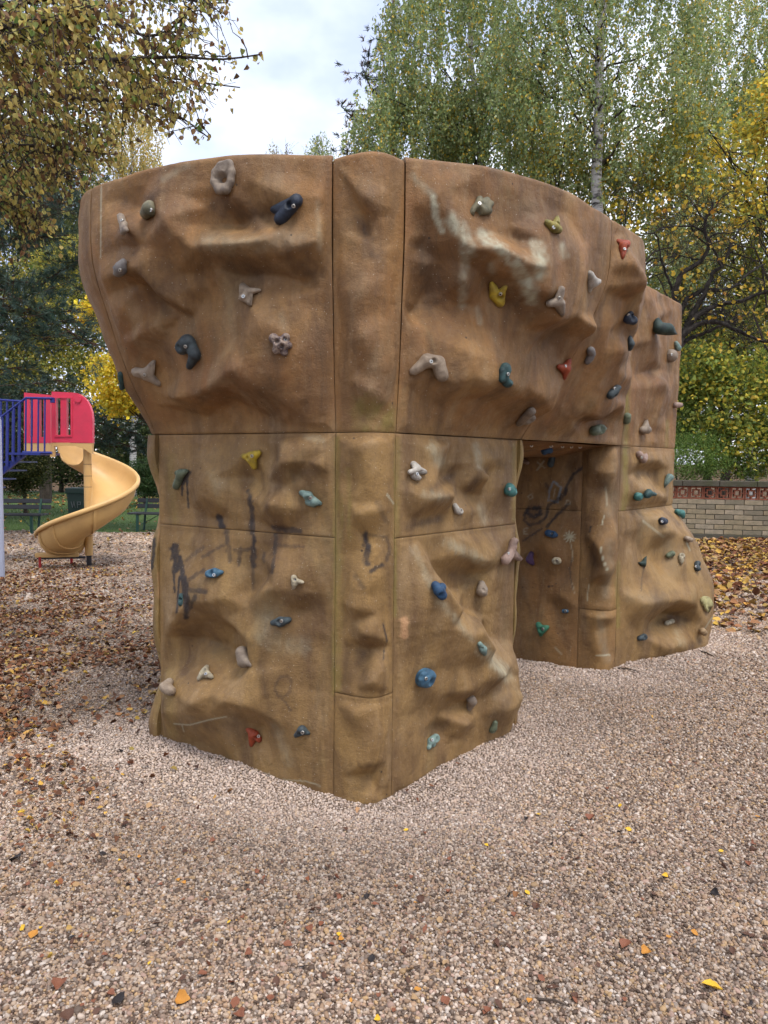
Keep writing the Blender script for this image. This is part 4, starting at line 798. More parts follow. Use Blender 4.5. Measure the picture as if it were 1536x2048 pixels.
def sheet(name, xs, ys, zf, mat):
    X, Y = np.meshgrid(xs, ys); P = np.stack([X, Y, zf(X, Y)], -1); idx = np.arange(X.size).reshape(X.shape)
    Fq = np.stack([idx[:-1, :-1], idx[:-1, 1:], idx[1:, 1:], idx[1:, :-1]], -1).reshape(-1, 4)
    o = link(name, mesh_np(name, P.reshape(-1, 3), Fq, True), mat); tag(o, kind='structure'); return o
def mat_soil():
    k = NT('leafy_soil'); v = k.coords()
    c = k.ramp(k.noise(5, 8, .7, v), [(.3, (.045, .028, .016)), (.55, (.095, .058, .03)), (.75, (.15, .095, .035))])
    return k.surf(c, .95, k.bump(k.noise(30, 6, .7, v), .6, .03), .1)
def mat_lawn():
    k = NT('short_grass'); v = k.coords()
    c = k.ramp(k.noise(1.5, 8, .7, v), [(.3, (.035, .065, .018)), (.6, (.06, .10, .026)), (.8, (.10, .125, .04))])
    n = k.noise(60, 5, .8, v); c = k.mix(.5, c, k.ramp(n, [(.3, (.03, .055, .015)), (.7, (.10, .15, .045))]))
    return k.surf(c, .9, k.bump(n, .7, .03), .15)
def mat_gravel():
    k = NT('gravel_bed'); v = k.coords()
    vo = k.n('TexVoronoi', Scale=80.0); k.l(v, vo.inputs['Vector'])
    hs = k.n('SeparateColor'); k.l(vo.outputs['Color'], hs.inputs[0])
    c = k.ramp(hs.outputs[0], [(0, (.07, .045, .03)), (.25, (.20, .14, .10)), (.5, (.30, .215, .155)), (.75, (.36, .28, .22)), (1, (.48, .41, .36))])
    c = k.mix(k.ramp(vo.outputs['Distance'], [(.25, 0.0), (.6, .75)]), c, (.07, .05, .038))
    c = k.mix(k.ramp(k.noise(1.2, 5, .6, v), [(.4, 0.0), (.7, .45)]), c, (.19, .125, .085))
    return k.surf(c, .85, k.bump(k.math('SUBTRACT', 1.0, vo.outputs['Distance']), .8, .012), .25)
M_SOIL, M_LAWN, M_GRAV = mat_soil(), mat_lawn(), mat_gravel()
def nonuni(a, b, fine0, fine1, df, dc):
    return np.unique(np.concatenate([np.arange(a, fine0, dc), np.arange(fine0, fine1, df), np.arange(fine1, b + dc, dc)]))
sheet('ground', np.linspace(-600, 600, 60), np.linspace(-200, 900, 60), lambda x, y: -.09 + 0 * x, M_SOIL)
sheet('gravel_bed', nonuni(-14, 12, -5, 5, .08, .25), nonuni(-3, 15.4, .8, 9, .08, .2), gz, M_GRAV)
sheet('lawn', np.linspace(-40, 4.2, 90), np.linspace(15.3, 34, 50), lambda x, y: -.02 + .03 * fbm(np.stack([x, y, 0 * x], -1), 3.0, 2), M_LAWN)

# ------------------------------------------------------------------ gravel: one mass of rounded pebbles
def gravel():
    pts = []
    for y0, y1, sp in ((1.55, 3.3, .0084), (3.3, 5.2, .0110), (5.2, 7.6, .0150), (7.6, 10.5, .023), (10.5, 15.3, .034)):
        xm = y1 * .56 + .35
        X, Y = np.meshgrid(np.arange(-xm, xm, sp), np.arange(y0, y1, sp)); X = X.ravel() + RNG.normal(0, sp * .33, X.size); Y = Y.ravel() + RNG.normal(0, sp * .33, Y.size)
        m = (np.abs(X) < Y * .545 + .38) & ~inside_wall(X, Y)
        m &= ~((Y > 10.5) & (X > 2.0 + (Y - 10.5) * .25)) & ~((Y > 4.3) & (Y > 4.7) & (X > -.75 - (Y - 4.3) * .20) & (X < .45 + (Y - 4.3) * .05))      # behind the first pillar
        pts.append(np.stack([X[m], Y[m], np.full(m.sum(), sp)], 1))
    P = np.concatenate(pts); n = len(P); x, y, sp = P.T
    sz = .0056 * RNG.lognormal(0, .28, n) * np.clip(sp / .0110, .94, 2.9)
    wd = wall_dist(x, y); fine = np.exp(-(wd / .46) ** 2); sz = sz * (1 - .22 * fine)
    z = gz(x, y) + RNG.uniform(-.002, .0035, n)
    sc = np.stack([sz * RNG.uniform(.85, 1.35, n), sz * RNG.uniform(.75, 1.1, n), sz * RNG.uniform(.6, .95, n)], 1)
    rot = np.stack([RNG.normal(0, .5, n), RNG.normal(0, .5, n), RNG.uniform(0, 6.3, n)], 1)
    pal = np.array([(.37, .275, .20), (.445, .36, .295), (.315, .205, .13), (.25, .175, .13), (.225, .178, .148), (.09, .056, .038), (.52, .45, .395), (.38, .25, .13), (.345, .23, .18), (.14, .10, .076)])
    w = np.array([.19, .14, .15, .15, .08, .14, .05, .06, .05, .05]); w /= w.sum()
    c = pal[RNG.choice(len(pal), n, p=w)] * RNG.uniform(.8, 1.2, n)[:, None]
    big = fbm(np.stack([x, y, 0 * x], 1), .9, 3, 3); c *= (.92 * (1 + .24 * big))[:, None]
    dust = np.clip(fine * (1 + .5 * big), 0, 1)[:, None] * .5; c = c * (1 - dust) + np.array([.56, .47, .42]) * dust * RNG.uniform(.8, 1.2, n)[:, None]; c *= 1 + .18 * fine[:, None]
    me = bpy.data.meshes.new('gravel'); me.vertices.add(n); me.vertices.foreach_set('co', np.stack([x, y, z], 1).astype(np.float32).ravel())
    for nm, v in (('peb_scale', sc), ('peb_rot', rot)):
        a = me.attributes.new(nm, 'FLOAT_VECTOR', 'POINT'); a.data.foreach_set('vector', v.astype(np.float32).ravel())
    a = me.attributes.new('tone', 'FLOAT_COLOR', 'POINT'); a.data.foreach_set('color', np.concatenate([c, np.ones((n, 1))], 1).astype(np.float32).ravel())
    k = NT('pebble'); tn = k.attr('tone', 'INSTANCER'); cc = k.mix(k.noise(1.6, 3, .6, k.coords()), tn.outputs['Color'], (.8, .75, .7), 'MULTIPLY')
    mat = k.surf(cc, .62, None, .35)
    o = bpy.data.objects.new('gravel', me); COL.objects.link(o)
    ng = bpy.data.node_groups.new('pebbles', 'GeometryNodeTree'); ng.interface.new_socket('Geometry', in_out='INPUT', socket_type='NodeSocketGeometry'); ng.interface.new_socket('Geometry', in_out='OUTPUT', socket_type='NodeSocketGeometry')
    N = ng.nodes; L = ng.links; gi = N.new('NodeGroupInput'); go = N.new('NodeGroupOutput')
    ic = N.new('GeometryNodeMeshIcoSphere'); ic.inputs['Radius'].default_value = 1; ic.inputs['Subdivisions'].default_value = 2
    sp_ = N.new('GeometryNodeSetPosition'); nz = N.new('ShaderNodeTexNoise'); nz.inputs['Scale'].default_value = 1.1; vm = N.new('ShaderNodeVectorMath'); vm.operation = 'MULTIPLY_ADD'
    vm.inputs[1].default_value = (.9, .9, .9); vm.inputs[2].default_value = (-.45, -.45, -.45)
    L.new(nz.outputs['Color'], vm.inputs[0]); L.new(vm.outputs[0], sp_.inputs['Offset']); L.new(ic.outputs['Mesh'], sp_.inputs['Geometry'])
    ss = N.new('GeometryNodeSetShadeSmooth'); L.new(sp_.outputs[0], ss.inputs[0]); sm = N.new('GeometryNodeSetMaterial'); sm.inputs['Material'].default_value = mat; L.new(ss.outputs[0], sm.inputs[0])
    ip = N.new('GeometryNodeInstanceOnPoints'); L.new(gi.outputs[0], ip.inputs['Points']); L.new(sm.outputs[0], ip.inputs['Instance'])
    for nm, sk in (('peb_scale', 'Scale'), ('peb_rot', 'Rotation')):
        na = N.new('GeometryNodeInputNamedAttribute'); na.data_type = 'FLOAT_VECTOR'; na.inputs['Name'].default_value = nm; L.new(na.outputs['Attribute'], ip.inputs[sk])
    L.new(ip.outputs[0], go.inputs[0])
    md = o.modifiers.new('pebbles', 'NODES'); md.node_group = ng
    tag(o, 'loose pale brown rounded gravel covering the playground', 'gravel', kind='stuff')
gravel()

# ------------------------------------------------------------------ leaves
def leaf_cloud(pos, size, cols, u=None, nrm=None, shape='oval', curl=.25, rng=RNG):
    """leaf blades: pos (n,3) at the stalk, u direction of the midrib, nrm leaf normal; returns verts, faces, colours"""
    n = len(pos)
    if u is None: u = rng.normal(size=(n, 3))
    u = u / (np.linalg.norm(u, axis=1)[:, None] + 1e-9)
    if nrm is None: nrm = rng.normal(size=(n, 3))
    v = np.cross(nrm, u); v /= np.linalg.norm(v, axis=1)[:, None] + 1e-9; w = np.cross(u, v)
    if shape == 'oval':
        T = np.array([(0, 0, 0), (.28, .40, .10), (.68, .34, .08), (1, 0, -.05), (.68, -.34, .08), (.28, -.40, .10)]); Fc = np.array([[0, 1, 2, 3], [0, 3, 4, 5]])
    elif shape == 'maple':
        T = np.array([(0, 0, 0), (-.05, .45, .1), (.35, .30, .05), (.55, .62, .12), (.62, .22, .03), (1, 0, -.08), (.62, -.22, .03), (.55, -.62, .12), (.35, -.30, .05), (-.05, -.45, .1)]); Fc = np.array([[0, 1, 2, 4], [2, 3, 4, 4], [0, 4, 5, 6], [0, 6, 8, 9], [8, 6, 7, 7]])
    else:
        T = np.array([(0, 0, 0), (.45, .36, .06), (1, 0, 0), (.45, -.36, .06)]); Fc = np.array([[0, 1, 2, 3]])
    m = len(T); c = curl * rng.uniform(-.4, 2.2, n)
    z = T[None, :, 2] * (c[:, None] / .25 * 1.2) - (c[:, None] * .5) * T[None, :, 0] ** 2
    P = pos[:, None] + size[:, None, None] * (T[None, :, 0:1] * u[:, None] + T[None, :, 1:2] * v[:, None] + z[..., None] * w[:, None])
    if shape == 'maple':
        quads = Fc[[0, 2, 3]]; tris = np.array([[2, 3, 4], [8, 6, 7]]); base = np.arange(n)[:, None, None] * m
        return P.reshape(-1, 3), [(base + quads[None]).reshape(-1, 4), (base + tris[None]).reshape(-1, 3)], np.repeat(cols, m, 0)
    return P.reshape(-1, 3), [(np.arange(n)[:, None, None] * m + Fc[None]).reshape(-1, Fc.shape[1])], np.repeat(cols, m, 0)
def pick(pal, w, n, var=.2, rng=RNG):
    pal = np.array(pal, float); w = np.array(w, float); w /= w.sum()
    return np.clip(pal[rng.choice(len(pal), n, p=w)] * rng.uniform(1 - var, 1 + var, (n, 1)) * rng.uniform(.93, 1.07, (n, 3)), 0, 1)
M_LEAF = leaf_mat('tree_leaf', .45); M_LITTER = leaf_mat('fallen_leaf', .10, .8)
LIT = [(.17, .065, .03), (.10, .042, .022), (.25, .12, .055), (.36, .22, .11), (.48, .28, .06), (.06, .03, .02), (.32, .21, .06)]
def litter(name, n, fx, fy, prob, label, w=(5, 3.5, 4, 2, 1.2, 1.5, 1.2), size=(.02, .048), shape='oval', zoff=.012):
    x = fx(n); y = fy(n); keep = RNG.random(n) < prob(x, y); keep &= ~inside_wall(x, y); x, y = x[keep], y[keep]; m = len(x)
    pos = np.stack([x, y, gz(x, y) + zoff + RNG.uniform(0, .012, m)], 1)
    u = np.stack([RNG.normal(size=m), RNG.normal(size=m), RNG.normal(0, .22, m)], 1); nr = np.stack([RNG.normal(0, .35, m), RNG.normal(0, .35, m), np.ones(m)], 1)
    V, Fc, c = leaf_cloud(pos, RNG.uniform(*size, m) * np.clip(.45 + .55 * (y - 2.0) / 2.6, .45, 1), pick(LIT, w, m, .25), u, nr, shape, .35)
    o = link(name, mesh_np(name, V, Fc, True, None, c), M_LITTER); tag(o, label, 'leaf litter', kind='stuff')
def px_prob(x, y, fn):
    q, r, _ = project(np.stack([x, y, 0 * x], -1)); return fn(q, r)
_cl = lambda x, y: np.clip(.55 + .8 * fbm(np.stack([x, y, 0 * x], -1), .55, 8, 3), .05, 1)
litter('leaf_litter', 105000, lambda n: RNG.uniform(-7, .5, n), lambda n: RNG.uniform(2.2, 11.0, n) , lambda x, y: px_prob(x, y, lambda a, b: np.maximum(sstep(480, 60, a), .06) * (.3 + .7 * sstep(1120, 1230, b)) * (.08 + .92 * sstep(1760, 1420, b))) * _cl(x, y) * .95,
       'brown and yellow dry leaves scattered thickly over the gravel beside the wall')
litter('leaf_litter', 26000, lambda n: RNG.uniform(3.0, 11.5, n), lambda n: RNG.uniform(6.8, 15.2, n), lambda x, y: np.clip(px_prob(x, y, lambda a, b: sstep(1330, 1420, a) * sstep(1300, 1160, b)) * (.25 + _cl(x, y)), 0, 1),
       'thick carpet of orange and brown leaves in front of the brick wall', (4, 2, 4, 3, 4, 1, 3), (.05, .11))
litter('leaf_litter', 9000, lambda n: RNG.uniform(-14, 0, n), lambda n: RNG.uniform(10.5, 30, n), lambda x, y: .25 * _cl(x, y) + .6 * sstep(20, 26, y), 'thin leaves strewn over the lawn beyond the slide', (3, 2, 3, 3, 4, 1, 3), (.05, .10), zoff=.02)
litter('leaf_litter', 26000, lambda n: RNG.uniform(-5, 5.5, n), lambda n: RNG.uniform(1.7, 8.5, n), lambda x, y: np.clip(px_prob(x, y, lambda a, b: (.5 + .5 * sstep(1800, 1500, b)) * (.22 + .5 * np.maximum(sstep(1100, 1500, a), sstep(450, 100, a)))), 0, 1) * _cl(x, y) * .5,
       'small dark leaf scraps lying among the pebbles', (6, 5, 3, 1, .6, 3, .6), (.007, .021), zoff=.008)
# single leaves on the foreground gravel
LEAFKIND = {'yellow': ((.62, .37, .03), 'yellow'), 'orange': ((.45, .20, .035), 'orange'), 'russet': ((.20, .075, .04), 'reddish brown'), 'brown': ((.095, .045, .028), 'dark brown'), 'tan': ((.34, .215, .11), 'pale tan'), 'black': ((.022, .017, .017), 'blackened')}
LFM = {}
for kk, (rgb, _) in LEAFKIND.items():
    q = NT('dry_leaf_' + kk); v = q.coords(); a = q.mix(q.noise(40, 4, .6, v), tuple(c * .7 for c in rgb), tuple(min(1, c * 1.2) for c in rgb)); LFM[kk] = q.surf(a, .65, q.bump(q.noise(90, 3, .6, v, 1.0), .3, .003), .3)
LEAFMESH = {}
def leaf_mesh(kind, var):
    if (kind, var) in LEAFMESH: return LEAFMESH[kind, var]
    r = np.random.default_rng(var * 7 + 1); nx, ny = 9, 3; V = []
    L = 1.0; wid = [.30, .44, .36, .5][var % 4]; crl = [.12, .5, .3, .75][var % 4]
    for i in range(nx):
        t = i / (nx - 1); hw = wid * math.sin(math.pi * min(.985, max(.03, t ** (.75 if var % 2 else 1.1)))) * (1 + .10 * math.sin(i * 2.4 + var))
        for j in range(-ny, ny + 1):
            s = j / ny; V.append((t - .5, s * hw, crl * (.55 * s * s * hw * 1.6 + .35 * (t - .5) ** 2 + .06 * math.sin(5 * t + 3 * s + var)) + r.normal(0, .006)))
    idx = np.arange(nx * (2 * ny + 1)).reshape(nx, -1); Fq = np.stack([idx[:-1, :-1], idx[1:, :-1], idx[1:, 1:], idx[:-1, 1:]], -1).reshape(-1, 4)
    me = mesh_np('fallen_leaf', np.array(V), Fq, True); me.materials.append(LFM[kind]); LEAFMESH[kind, var] = me; return me
def fallen(x, y, L, kind, var, label, group=None, rz=None, tilt=.2):
    p = on_ground(x, y); o = link('fallen_leaf', leaf_mesh(kind, var)); s = L
    o.location = (p[0], p[1], float(gz(np.array(p[0]), np.array(p[1]))) + .011); o.scale = (s, s, s)
    o.rotation_euler = (random.gauss(0, tilt), random.gauss(0, tilt), rz if rz is not None else random.uniform(0, 6.3))
    tag(o, label, 'leaf', group); return o
G_ = 'fallen leaves on the gravel'
for (x, y, L, kk, var, lab) in [
    (1424, 1980, .064, 'yellow', 1, 'large flat bright yellow leaf in the near gravel corner'), (1290, 1912, .038, 'orange', 3, 'orange curled leaf beside a dark crumpled leaf'), (1250, 1897, .05, 'russet', 1, 'dark crumpled reddish leaf next to the orange one'),
    (1055, 1780, .034, 'yellow', 0, 'small golden leaf lying alone on open gravel'), (1240, 1607, .032, 'yellow', 0, 'golden leaf on gravel below the archway pillar'), (1257, 1655, .032, 'yellow', 2, 'yellow leaf overlapping a brown one on the gravel'), (1182, 1628, .05, 'russet', 3, 'folded russet leaf standing up from the gravel'),
    (1442, 1700, .03, 'yellow', 0, 'yellow leaf nestled against brown scraps'), (1515, 1635, .03, 'orange', 0, 'orange leaf near the frame edge on bare gravel'), (115, 1768, .042, 'yellow', 0, 'bright yellow square-ended leaf on the gravel'), (42, 1623, .036, 'yellow', 1, 'golden leaf beside dark litter'),
    (212, 1603, .036, 'tan', 0, 'pale yellowish leaf lying flat near the wall corner'), (45, 1858, .040, 'yellow', 0, 'thin yellow leaf seen edge-on'), (68, 1870, .042, 'orange', 1, 'mottled yellow leaf with brown spots'), (118, 1975, .05, 'russet', 3, 'rounded reddish curled leaf in near gravel'), (237, 2006, .052, 'black', 1, 'blackened leaf in near gravel'),
    (366, 2008, .05, 'orange', 3, 'rolled orange brown leaf in near gravel'), (30, 1722, .06, 'black', 1, 'large black leaf at the gravel margin'), (812, 1645, .03, 'yellow', 0, 'small yellow leaf in front of the pillar foot'), (880, 1840, .036, 'tan', 2, 'dull tan leaf half buried in gravel'),
    (576, 1893, .036, 'russet', 1, 'brown leaf fragment in open gravel'), (470, 2010, .05, 'russet', 0, 'long pinkish brown leaf strip'), (890, 2012, .045, 'russet', 2, 'copper leaf tip poking from gravel'), (1105, 1985, .045, 'brown', 0, 'grey brown papery leaf by a twig'), (405, 1950, .04, 'russet', 2, 'reddish leaf pair fragment'),
    (228, 1700, .038, 'tan', 2, 'ribbed tan leaf tilted beside a black one'), (205, 1706, .04, 'black', 0, 'black leaf touching a ribbed tan leaf'), (480, 2036, .04, 'russet', 3, 'russet leaf at the bottom edge'), (135, 2040, .05, 'brown', 1, 'dark brown leaf cut by the picture bottom')]:
    fallen(x, y, L * .85, kk, var, lab, G_)
_n = 0; _r = random.Random(3)
while _n < 230:
    x = _r.uniform(0, 1536); y = _r.uniform(1500, 2046)
    if 250 < x < 1050 and y < 1640: continue
    left = x < 420
    if not left and _r.random() < .45 and y < 1650: continue
    kk = _r.choices(['russet', 'brown', 'tan', 'orange', 'yellow', 'black'], [6, 5, 2.2, 1, .8, 1.2])[0]
    side = 'on the gravel in front of the wall' if 420 <= x < 1050 else ('on gravel beside the leaf litter' if left else 'on the gravel before the archway')
    fallen(x, y, _r.uniform(.010, .027) if kk not in ('brown', 'black') else _r.uniform(.013, .032), kk, _r.randrange(4), f'small {LEAFKIND[kk][1]} leaf scrap {side}', f'small {LEAFKIND[kk][1]} leaf scraps {side}', tilt=.35)
    _n += 1
M_TWIG = simple_mat('twig_bark', (.055, .038, .028), .85)
for (x0, y0, x1, y1, r, lab) in [(1075, 1998, 1140, 2014, .0035, 'dark forked twig in the near gravel'), (285, 1860, 335, 1855, .002, 'thin straight twig lying on the gravel'), (1400, 1302, 1428, 1313, .006, 'short dark stick at the boulder foot'), (1112, 1682, 1140, 1660, .002, 'pale thin stem on the gravel'), (1235, 1336, 1275, 1342, .005, 'small stick in front of the rear pillar'), (140, 1430, 165, 1398, .004, 'pale bent stick among the brown leaves')]:
    a, b = on_ground(x0, y0, .012), on_ground(x1, y1, .016); mid = (a + b) / 2 + np.array([0.004, .006, .004])
    o = MB().tube([a, mid, b], [r, r * .9, r * .5], 6).build('twig', M_TWIG, None, True); tag(o, lab, 'twig')
# ------------------------------------------------------------------ spiral slide with its stair and guard rails
M_YEL = simple_mat('slide_plastic', (.62, .38, .145), .45, .10, 5, .05, .4, 0, (.40, .235, .095), 2.5)
M_PINK = simple_mat('pink_plastic', (.62, .032, .075), .40, .10, 4, .04, .45, 0, (.42, .03, .06), 3)
M_BLUE = simple_mat('blue_paint', (.012, .022, .17), .38, .15, 10, .05, .5)
M_RED = simple_mat('red_paint', (.26, .015, .015), .45, .2)
M_BLACK = simple_mat('dark_sleeve', (.025, .02, .022), .6)
M_POST = simple_mat('pale_painted_steel', (.34, .36, .46), .45, .06, 6, .03)
SL = on_ground(177, 1133); SX, SY = SL[0] - .01, SL[1] + .05
SLIDE = empty('spiral_slide', (SX, SY, 0)); tag(SLIDE, 'tan plastic spiral slide with pink hood panels and blue railed stair', 'slide')
SO = np.array([SX, SY, 0])
def helix_sheet(prof, th, rim, taper=None):
    V = []
    for i, t in enumerate(th):
        a = math.radians(t); k = 1.0 if taper is None else taper(t)
        for r, dz in prof: V.append((math.cos(a) * r, math.sin(a) * r, rim(t) + dz * k))
    m = len(prof); idx = np.arange(len(V)).reshape(len(th), m)
    return np.array(V), np.stack([idx[:-1, :-1], idx[:-1, 1:], idx[1:, 1:], idx[1:, :-1]], -1).reshape(-1, 4)
PROF = [(.045, -.06), (.06, -.20), (.10, -.30), (.18, -.355), (.30, -.37), (.42, -.355), (.53, -.30), (.60, -.20), (.628, -.09), (.636, -.01), (.645, .012), (.662, .014), (.676, -.004), (.676, -.03), (.660, -.042)]
rim = lambda t: 1.50 - (90 - t) * .0042
tp = lambda t: 1.0 if t > -120 else 1.0 - (-120 - t) / 45 * .22
V, Fq = helix_sheet(PROF, np.linspace(150, -166, 110), rim, tp)
ch = link('chute', mesh_np('chute', V, Fq, True), M_YEL, SLIDE); md = ch.modifiers.new('thickness', 'SOLIDIFY'); md.thickness = .016; md.offset = 0
for t0 in (-62, -112, -140):
    V, Fq = helix_sheet([(r + .010 * (1 if i > 3 else .3), z - .012) for i, (r, z) in enumerate(PROF[2:11])], np.linspace(t0 + 1.6, t0 - 1.6, 4), rim, tp)
    rb = link('rib', mesh_np('rib', V, Fq, True), M_YEL, SLIDE); md = rb.modifiers.new('thickness', 'SOLIDIFY'); md.thickness = .02; md.offset = 0
ex = math.radians(-166)
MB().box((math.cos(ex) * .40, math.sin(ex) * .40 - .02, .165), (.56, .07, .07), np.array(Matrix.Rotation(ex, 3, 'Z')), .02).build('exit_lip', M_YEL, SLIDE, True)
MB().box((-.34, -.10, .125), (.62, .04, .03), np.array(Matrix.Rotation(math.radians(12), 3, 'Z')), .005).build('exit_beam', M_BLACK, SLIDE)
for lx, ly in ((80, 1138), (143, 1131)):
    p = on_ground(lx, ly) - SO; MB().tube([(p[0], p[1], -.05), (p[0], p[1], .16)], .018, 10).build('leg', M_RED, SLIDE, True)
po = MB().tube([(0, 0, .15), (0, 0, 1.78)], .053, 20).build('pole', M_YEL, SLIDE, True)
for h in (1.40, 1.24, 1.09, .42): MB().tube([(0, 0, h - .003), (0, 0, h + .003)], .0545, 20).build('pole_joint', M_BLACK, po, True)
MB().tube([(0, 0, -.1), (0, 0, .16)], .034, 14).build('pole_base', M_BLACK, SLIDE, True)
def flat(name, mat, parent, Y, polys, th=.06, smooth=False):
    m = MB()
    for poly in polys:
        P = [at(x, y, Y) for x, y in poly]
        m.prism([(p[0], p[2]) for p in P], 0, th, ((0, Y, 0), (1, 0, 0), (0, 0, 1), (0, 1, 0)))
    m.V = [v - SO for v in m.V]
    return m.build(name, mat, parent, smooth)
arc = [(150, 785.5), (158, 788), (167, 794), (174, 802), (180, 813), (183.5, 825), (185, 838)]
YF, YB = SY - .12, SY + .35
hp = flat('hood_panel', M_PINK, SLIDE, YF, [[(103, 783), (150, 785.5), (150, 797), (103, 795)], [(103, 795), (112, 795.4), (112, 870), (103, 870)], [(121, 795.8), (133, 796.3), (133, 870), (121, 870)], [(141, 796.6), (150, 797), (150, 785.5)] + arc[1:] + [(185, 870), (141, 870)], [(103, 870), (185, 870), (185, 886), (103, 885)]], .07)
flat('slot_frame', M_PINK, hp, YF - .012, [[(109, 793), (144, 794), (144, 797), (109, 796)], [(109, 870), (144, 870), (144, 873.5), (109, 873.5)], [(109, 796), (111.5, 796), (111.5, 870), (109, 870)], [(141.5, 797), (144, 797), (144, 870), (141.5, 870)]], .014)
c = at(157, 798.5, YF); MB().tube([c - SO + np.array([0, -.02, 0]), c - SO + np.array([0, .01, 0])], .042, 18).build('hub_cap', M_PINK, hp, True)
flat('hood_panel', M_PINK, SLIDE, YB, [[(48, 785), (101, 790), (101, 800), (48, 797)], [(48, 797), (59, 797.5), (59, 874), (48, 874)], [(66, 798), (79, 798.6), (79, 874), (66, 874)], [(87, 799), (101, 800), (101, 874), (87, 874)], [(48, 874), (101, 874), (101, 886), (48, 886)]], .07)
flat('entry_frame', M_YEL, SLIDE, YF + .004, [[(103, 885.5), (185, 886.5), (184, 896), (160, 896), (150, 892), (103, 892)], [(103, 892), (108, 892), (107, 914), (100, 914), (101, 892)], [(160, 896), (184, 896), (184, 908), (178, 905), (170, 899)]], .06)
flat('entry_frame', M_YEL, SLIDE, YB + .004, [[(48, 886.5), (101, 886.5), (101, 908), (48, 908)]], .06)
YN, YR = SY - .30, SY + .55
def bar(pts, r, name, parent, Y): return MB().tube([at(x, y, Y) - SO for x, y in pts], r, 8).build(name, M_BLUE, parent, True)
for Y, dy in ((YN, 0), (YR, 5)):
    gr = bar([(104, 797 + dy), (52, 796 + dy), (4, 833 + dy), (-40, 868 + dy)] if Y == YN else [(50, 803), (0, 800), (-30, 800)], .017, 'guard_rail', SLIDE, Y)
    for x in ([90, 77, 64, 52, 40, 28, 16, 5, -8] if Y == YN else [38, 26, 14, 2]):
        top = (797 if x >= 52 else 797 + (52 - x) * .79) if Y == YN else 803; bot = 906 if x >= 50 else 906 + (50 - x) * .80
        bar([(x, top), (x - 1, bot)], .0125 if x > 45 else .015, 'baluster', gr, Y)
bar([(104, 906), (46, 905)], .02, 'deck_edge', SLIDE, YN)
MB().box(at(74, 908, SY + .05) - SO, (.42, .75, .03)).build('deck', M_BLUE, SLIDE)
flat('stair_stringer', M_BLUE, SLIDE, YN + .02, [[(50, 900), (50, 912), (-60, 1002), (-60, 986)]], .03); flat('stair_stringer', M_BLUE, SLIDE, YR, [[(50, 902), (50, 914), (-60, 1002), (-60, 986)]], .03)
for i in range(4):
    MB().box(at(36 - 22 * i, 924 + 17.5 * i, SY + .12) - SO, (.17, .82, .02)).build('tread', M_BLUE, SLIDE)
MB().box(at(103, 800, YN) - SO + np.array([0, .03, 0]), (.05, .05, .07), None, .008).build('rail_bracket', M_BLUE, SLIDE)

p = on_ground(-1, 1156)
PO = MB().tube([(p[0], p[1], -.1), (p[0], p[1], 1.92), (p[0], p[1], 1.975), (p[0], p[1], 1.99)], [.062, .062, .05, .02], 20).build('steel_post', M_POST, None, True)
tag(PO, 'pale lavender painted steel post standing at the edge of the playground', 'post')

# ------------------------------------------------------------------ benches and bin on the lawn edge
M_SLAT = simple_mat('dark_bench_slat', (.022, .022, .026), .55, .2); M_LEGG = simple_mat('green_cast_iron', (.012, .05, .035), .5, .2); M_BIN = simple_mat('dark_green_bin', (.012, .03, .022), .5, .2)
def bench(px, py, left, L, label, rz=0.0):
    p = on_ground(px, py); b = empty('park_bench', (p[0], p[1], 0), rz); tag(b, label, 'bench', 'park benches at the lawn edge')
    s = -1 if left else 1; cx = s * L / 2
    for i in range(3): MB().box((cx, -.16 + i * .13, .37), (L, .11, .03), None, .006).build('seat_slat', M_SLAT, b)
    for i in range(2): MB().box((cx, .27 + .03 * i, .50 + .115 * i), (L, .03, .085), np.array(Matrix.Rotation(-.2, 3, 'X')), .006).build('back_slat', M_SLAT, b)
    for q in (.20, L - .25):
        MB().box((s * q, -.18, .18), (.05, .05, .36), None, .006).build('leg', M_LEGG, b); MB().tube([(s * q, .12, 0), (s * q, .20, .36), (s * q, .31, .66)], .025, 8).build('leg', M_LEGG, b, True)
        MB().tube([(s * q, -.18, .12), (s * (q + .35 if q < 1 else q - .35), .12, .34)], .008, 6).build('brace', M_LEGG, b, True)
bench(92, 1067, True, 1.75, 'dark slatted park bench with green legs left of the slide', .03)
bench(264, 1062, False, 1.7, 'dark park bench mostly hidden behind the climbing wall edge', -.12)
p = on_ground(160, 1046); BN = empty('litter_bin', (p[0], p[1], 0)); tag(BN, 'dark green square litter bin behind the slide', 'bin')
MB().prism([(-.17, 0), (.17, 0), (.21, .66), (-.21, .66)], -.19, .19, ((0, 0, .02), (1, 0, 0), (0, 0, 1), (0, 1, 0))).build('body', M_BIN, BN)
MB().box((0, 0, .74), (.47, .46, .12), None, .02).build('lid', M_BIN, BN); MB().box((0, -.2, .69), (.44, .05, .03), None, .005).build('rim', M_BIN, BN)
M_WM = simple_mat('grey_lettering', (.10, .11, .11), .6)
for i, (a, b) in enumerate([((-.11, .5), (-.08, .36)), ((-.08, .36), (-.05, .5)), ((-.05, .5), (-.02, .36)), ((.03, .5), (.03, .36)), ((.03, .49), (.10, .49)), ((.03, .43), (.10, .43)), ((.10, .49), (.10, .43))]):
    MB().tube([(a[0], -.207, a[1]), (b[0], -.207, b[1])], .009, 5).build('lettering_stroke', M_WM, BN)

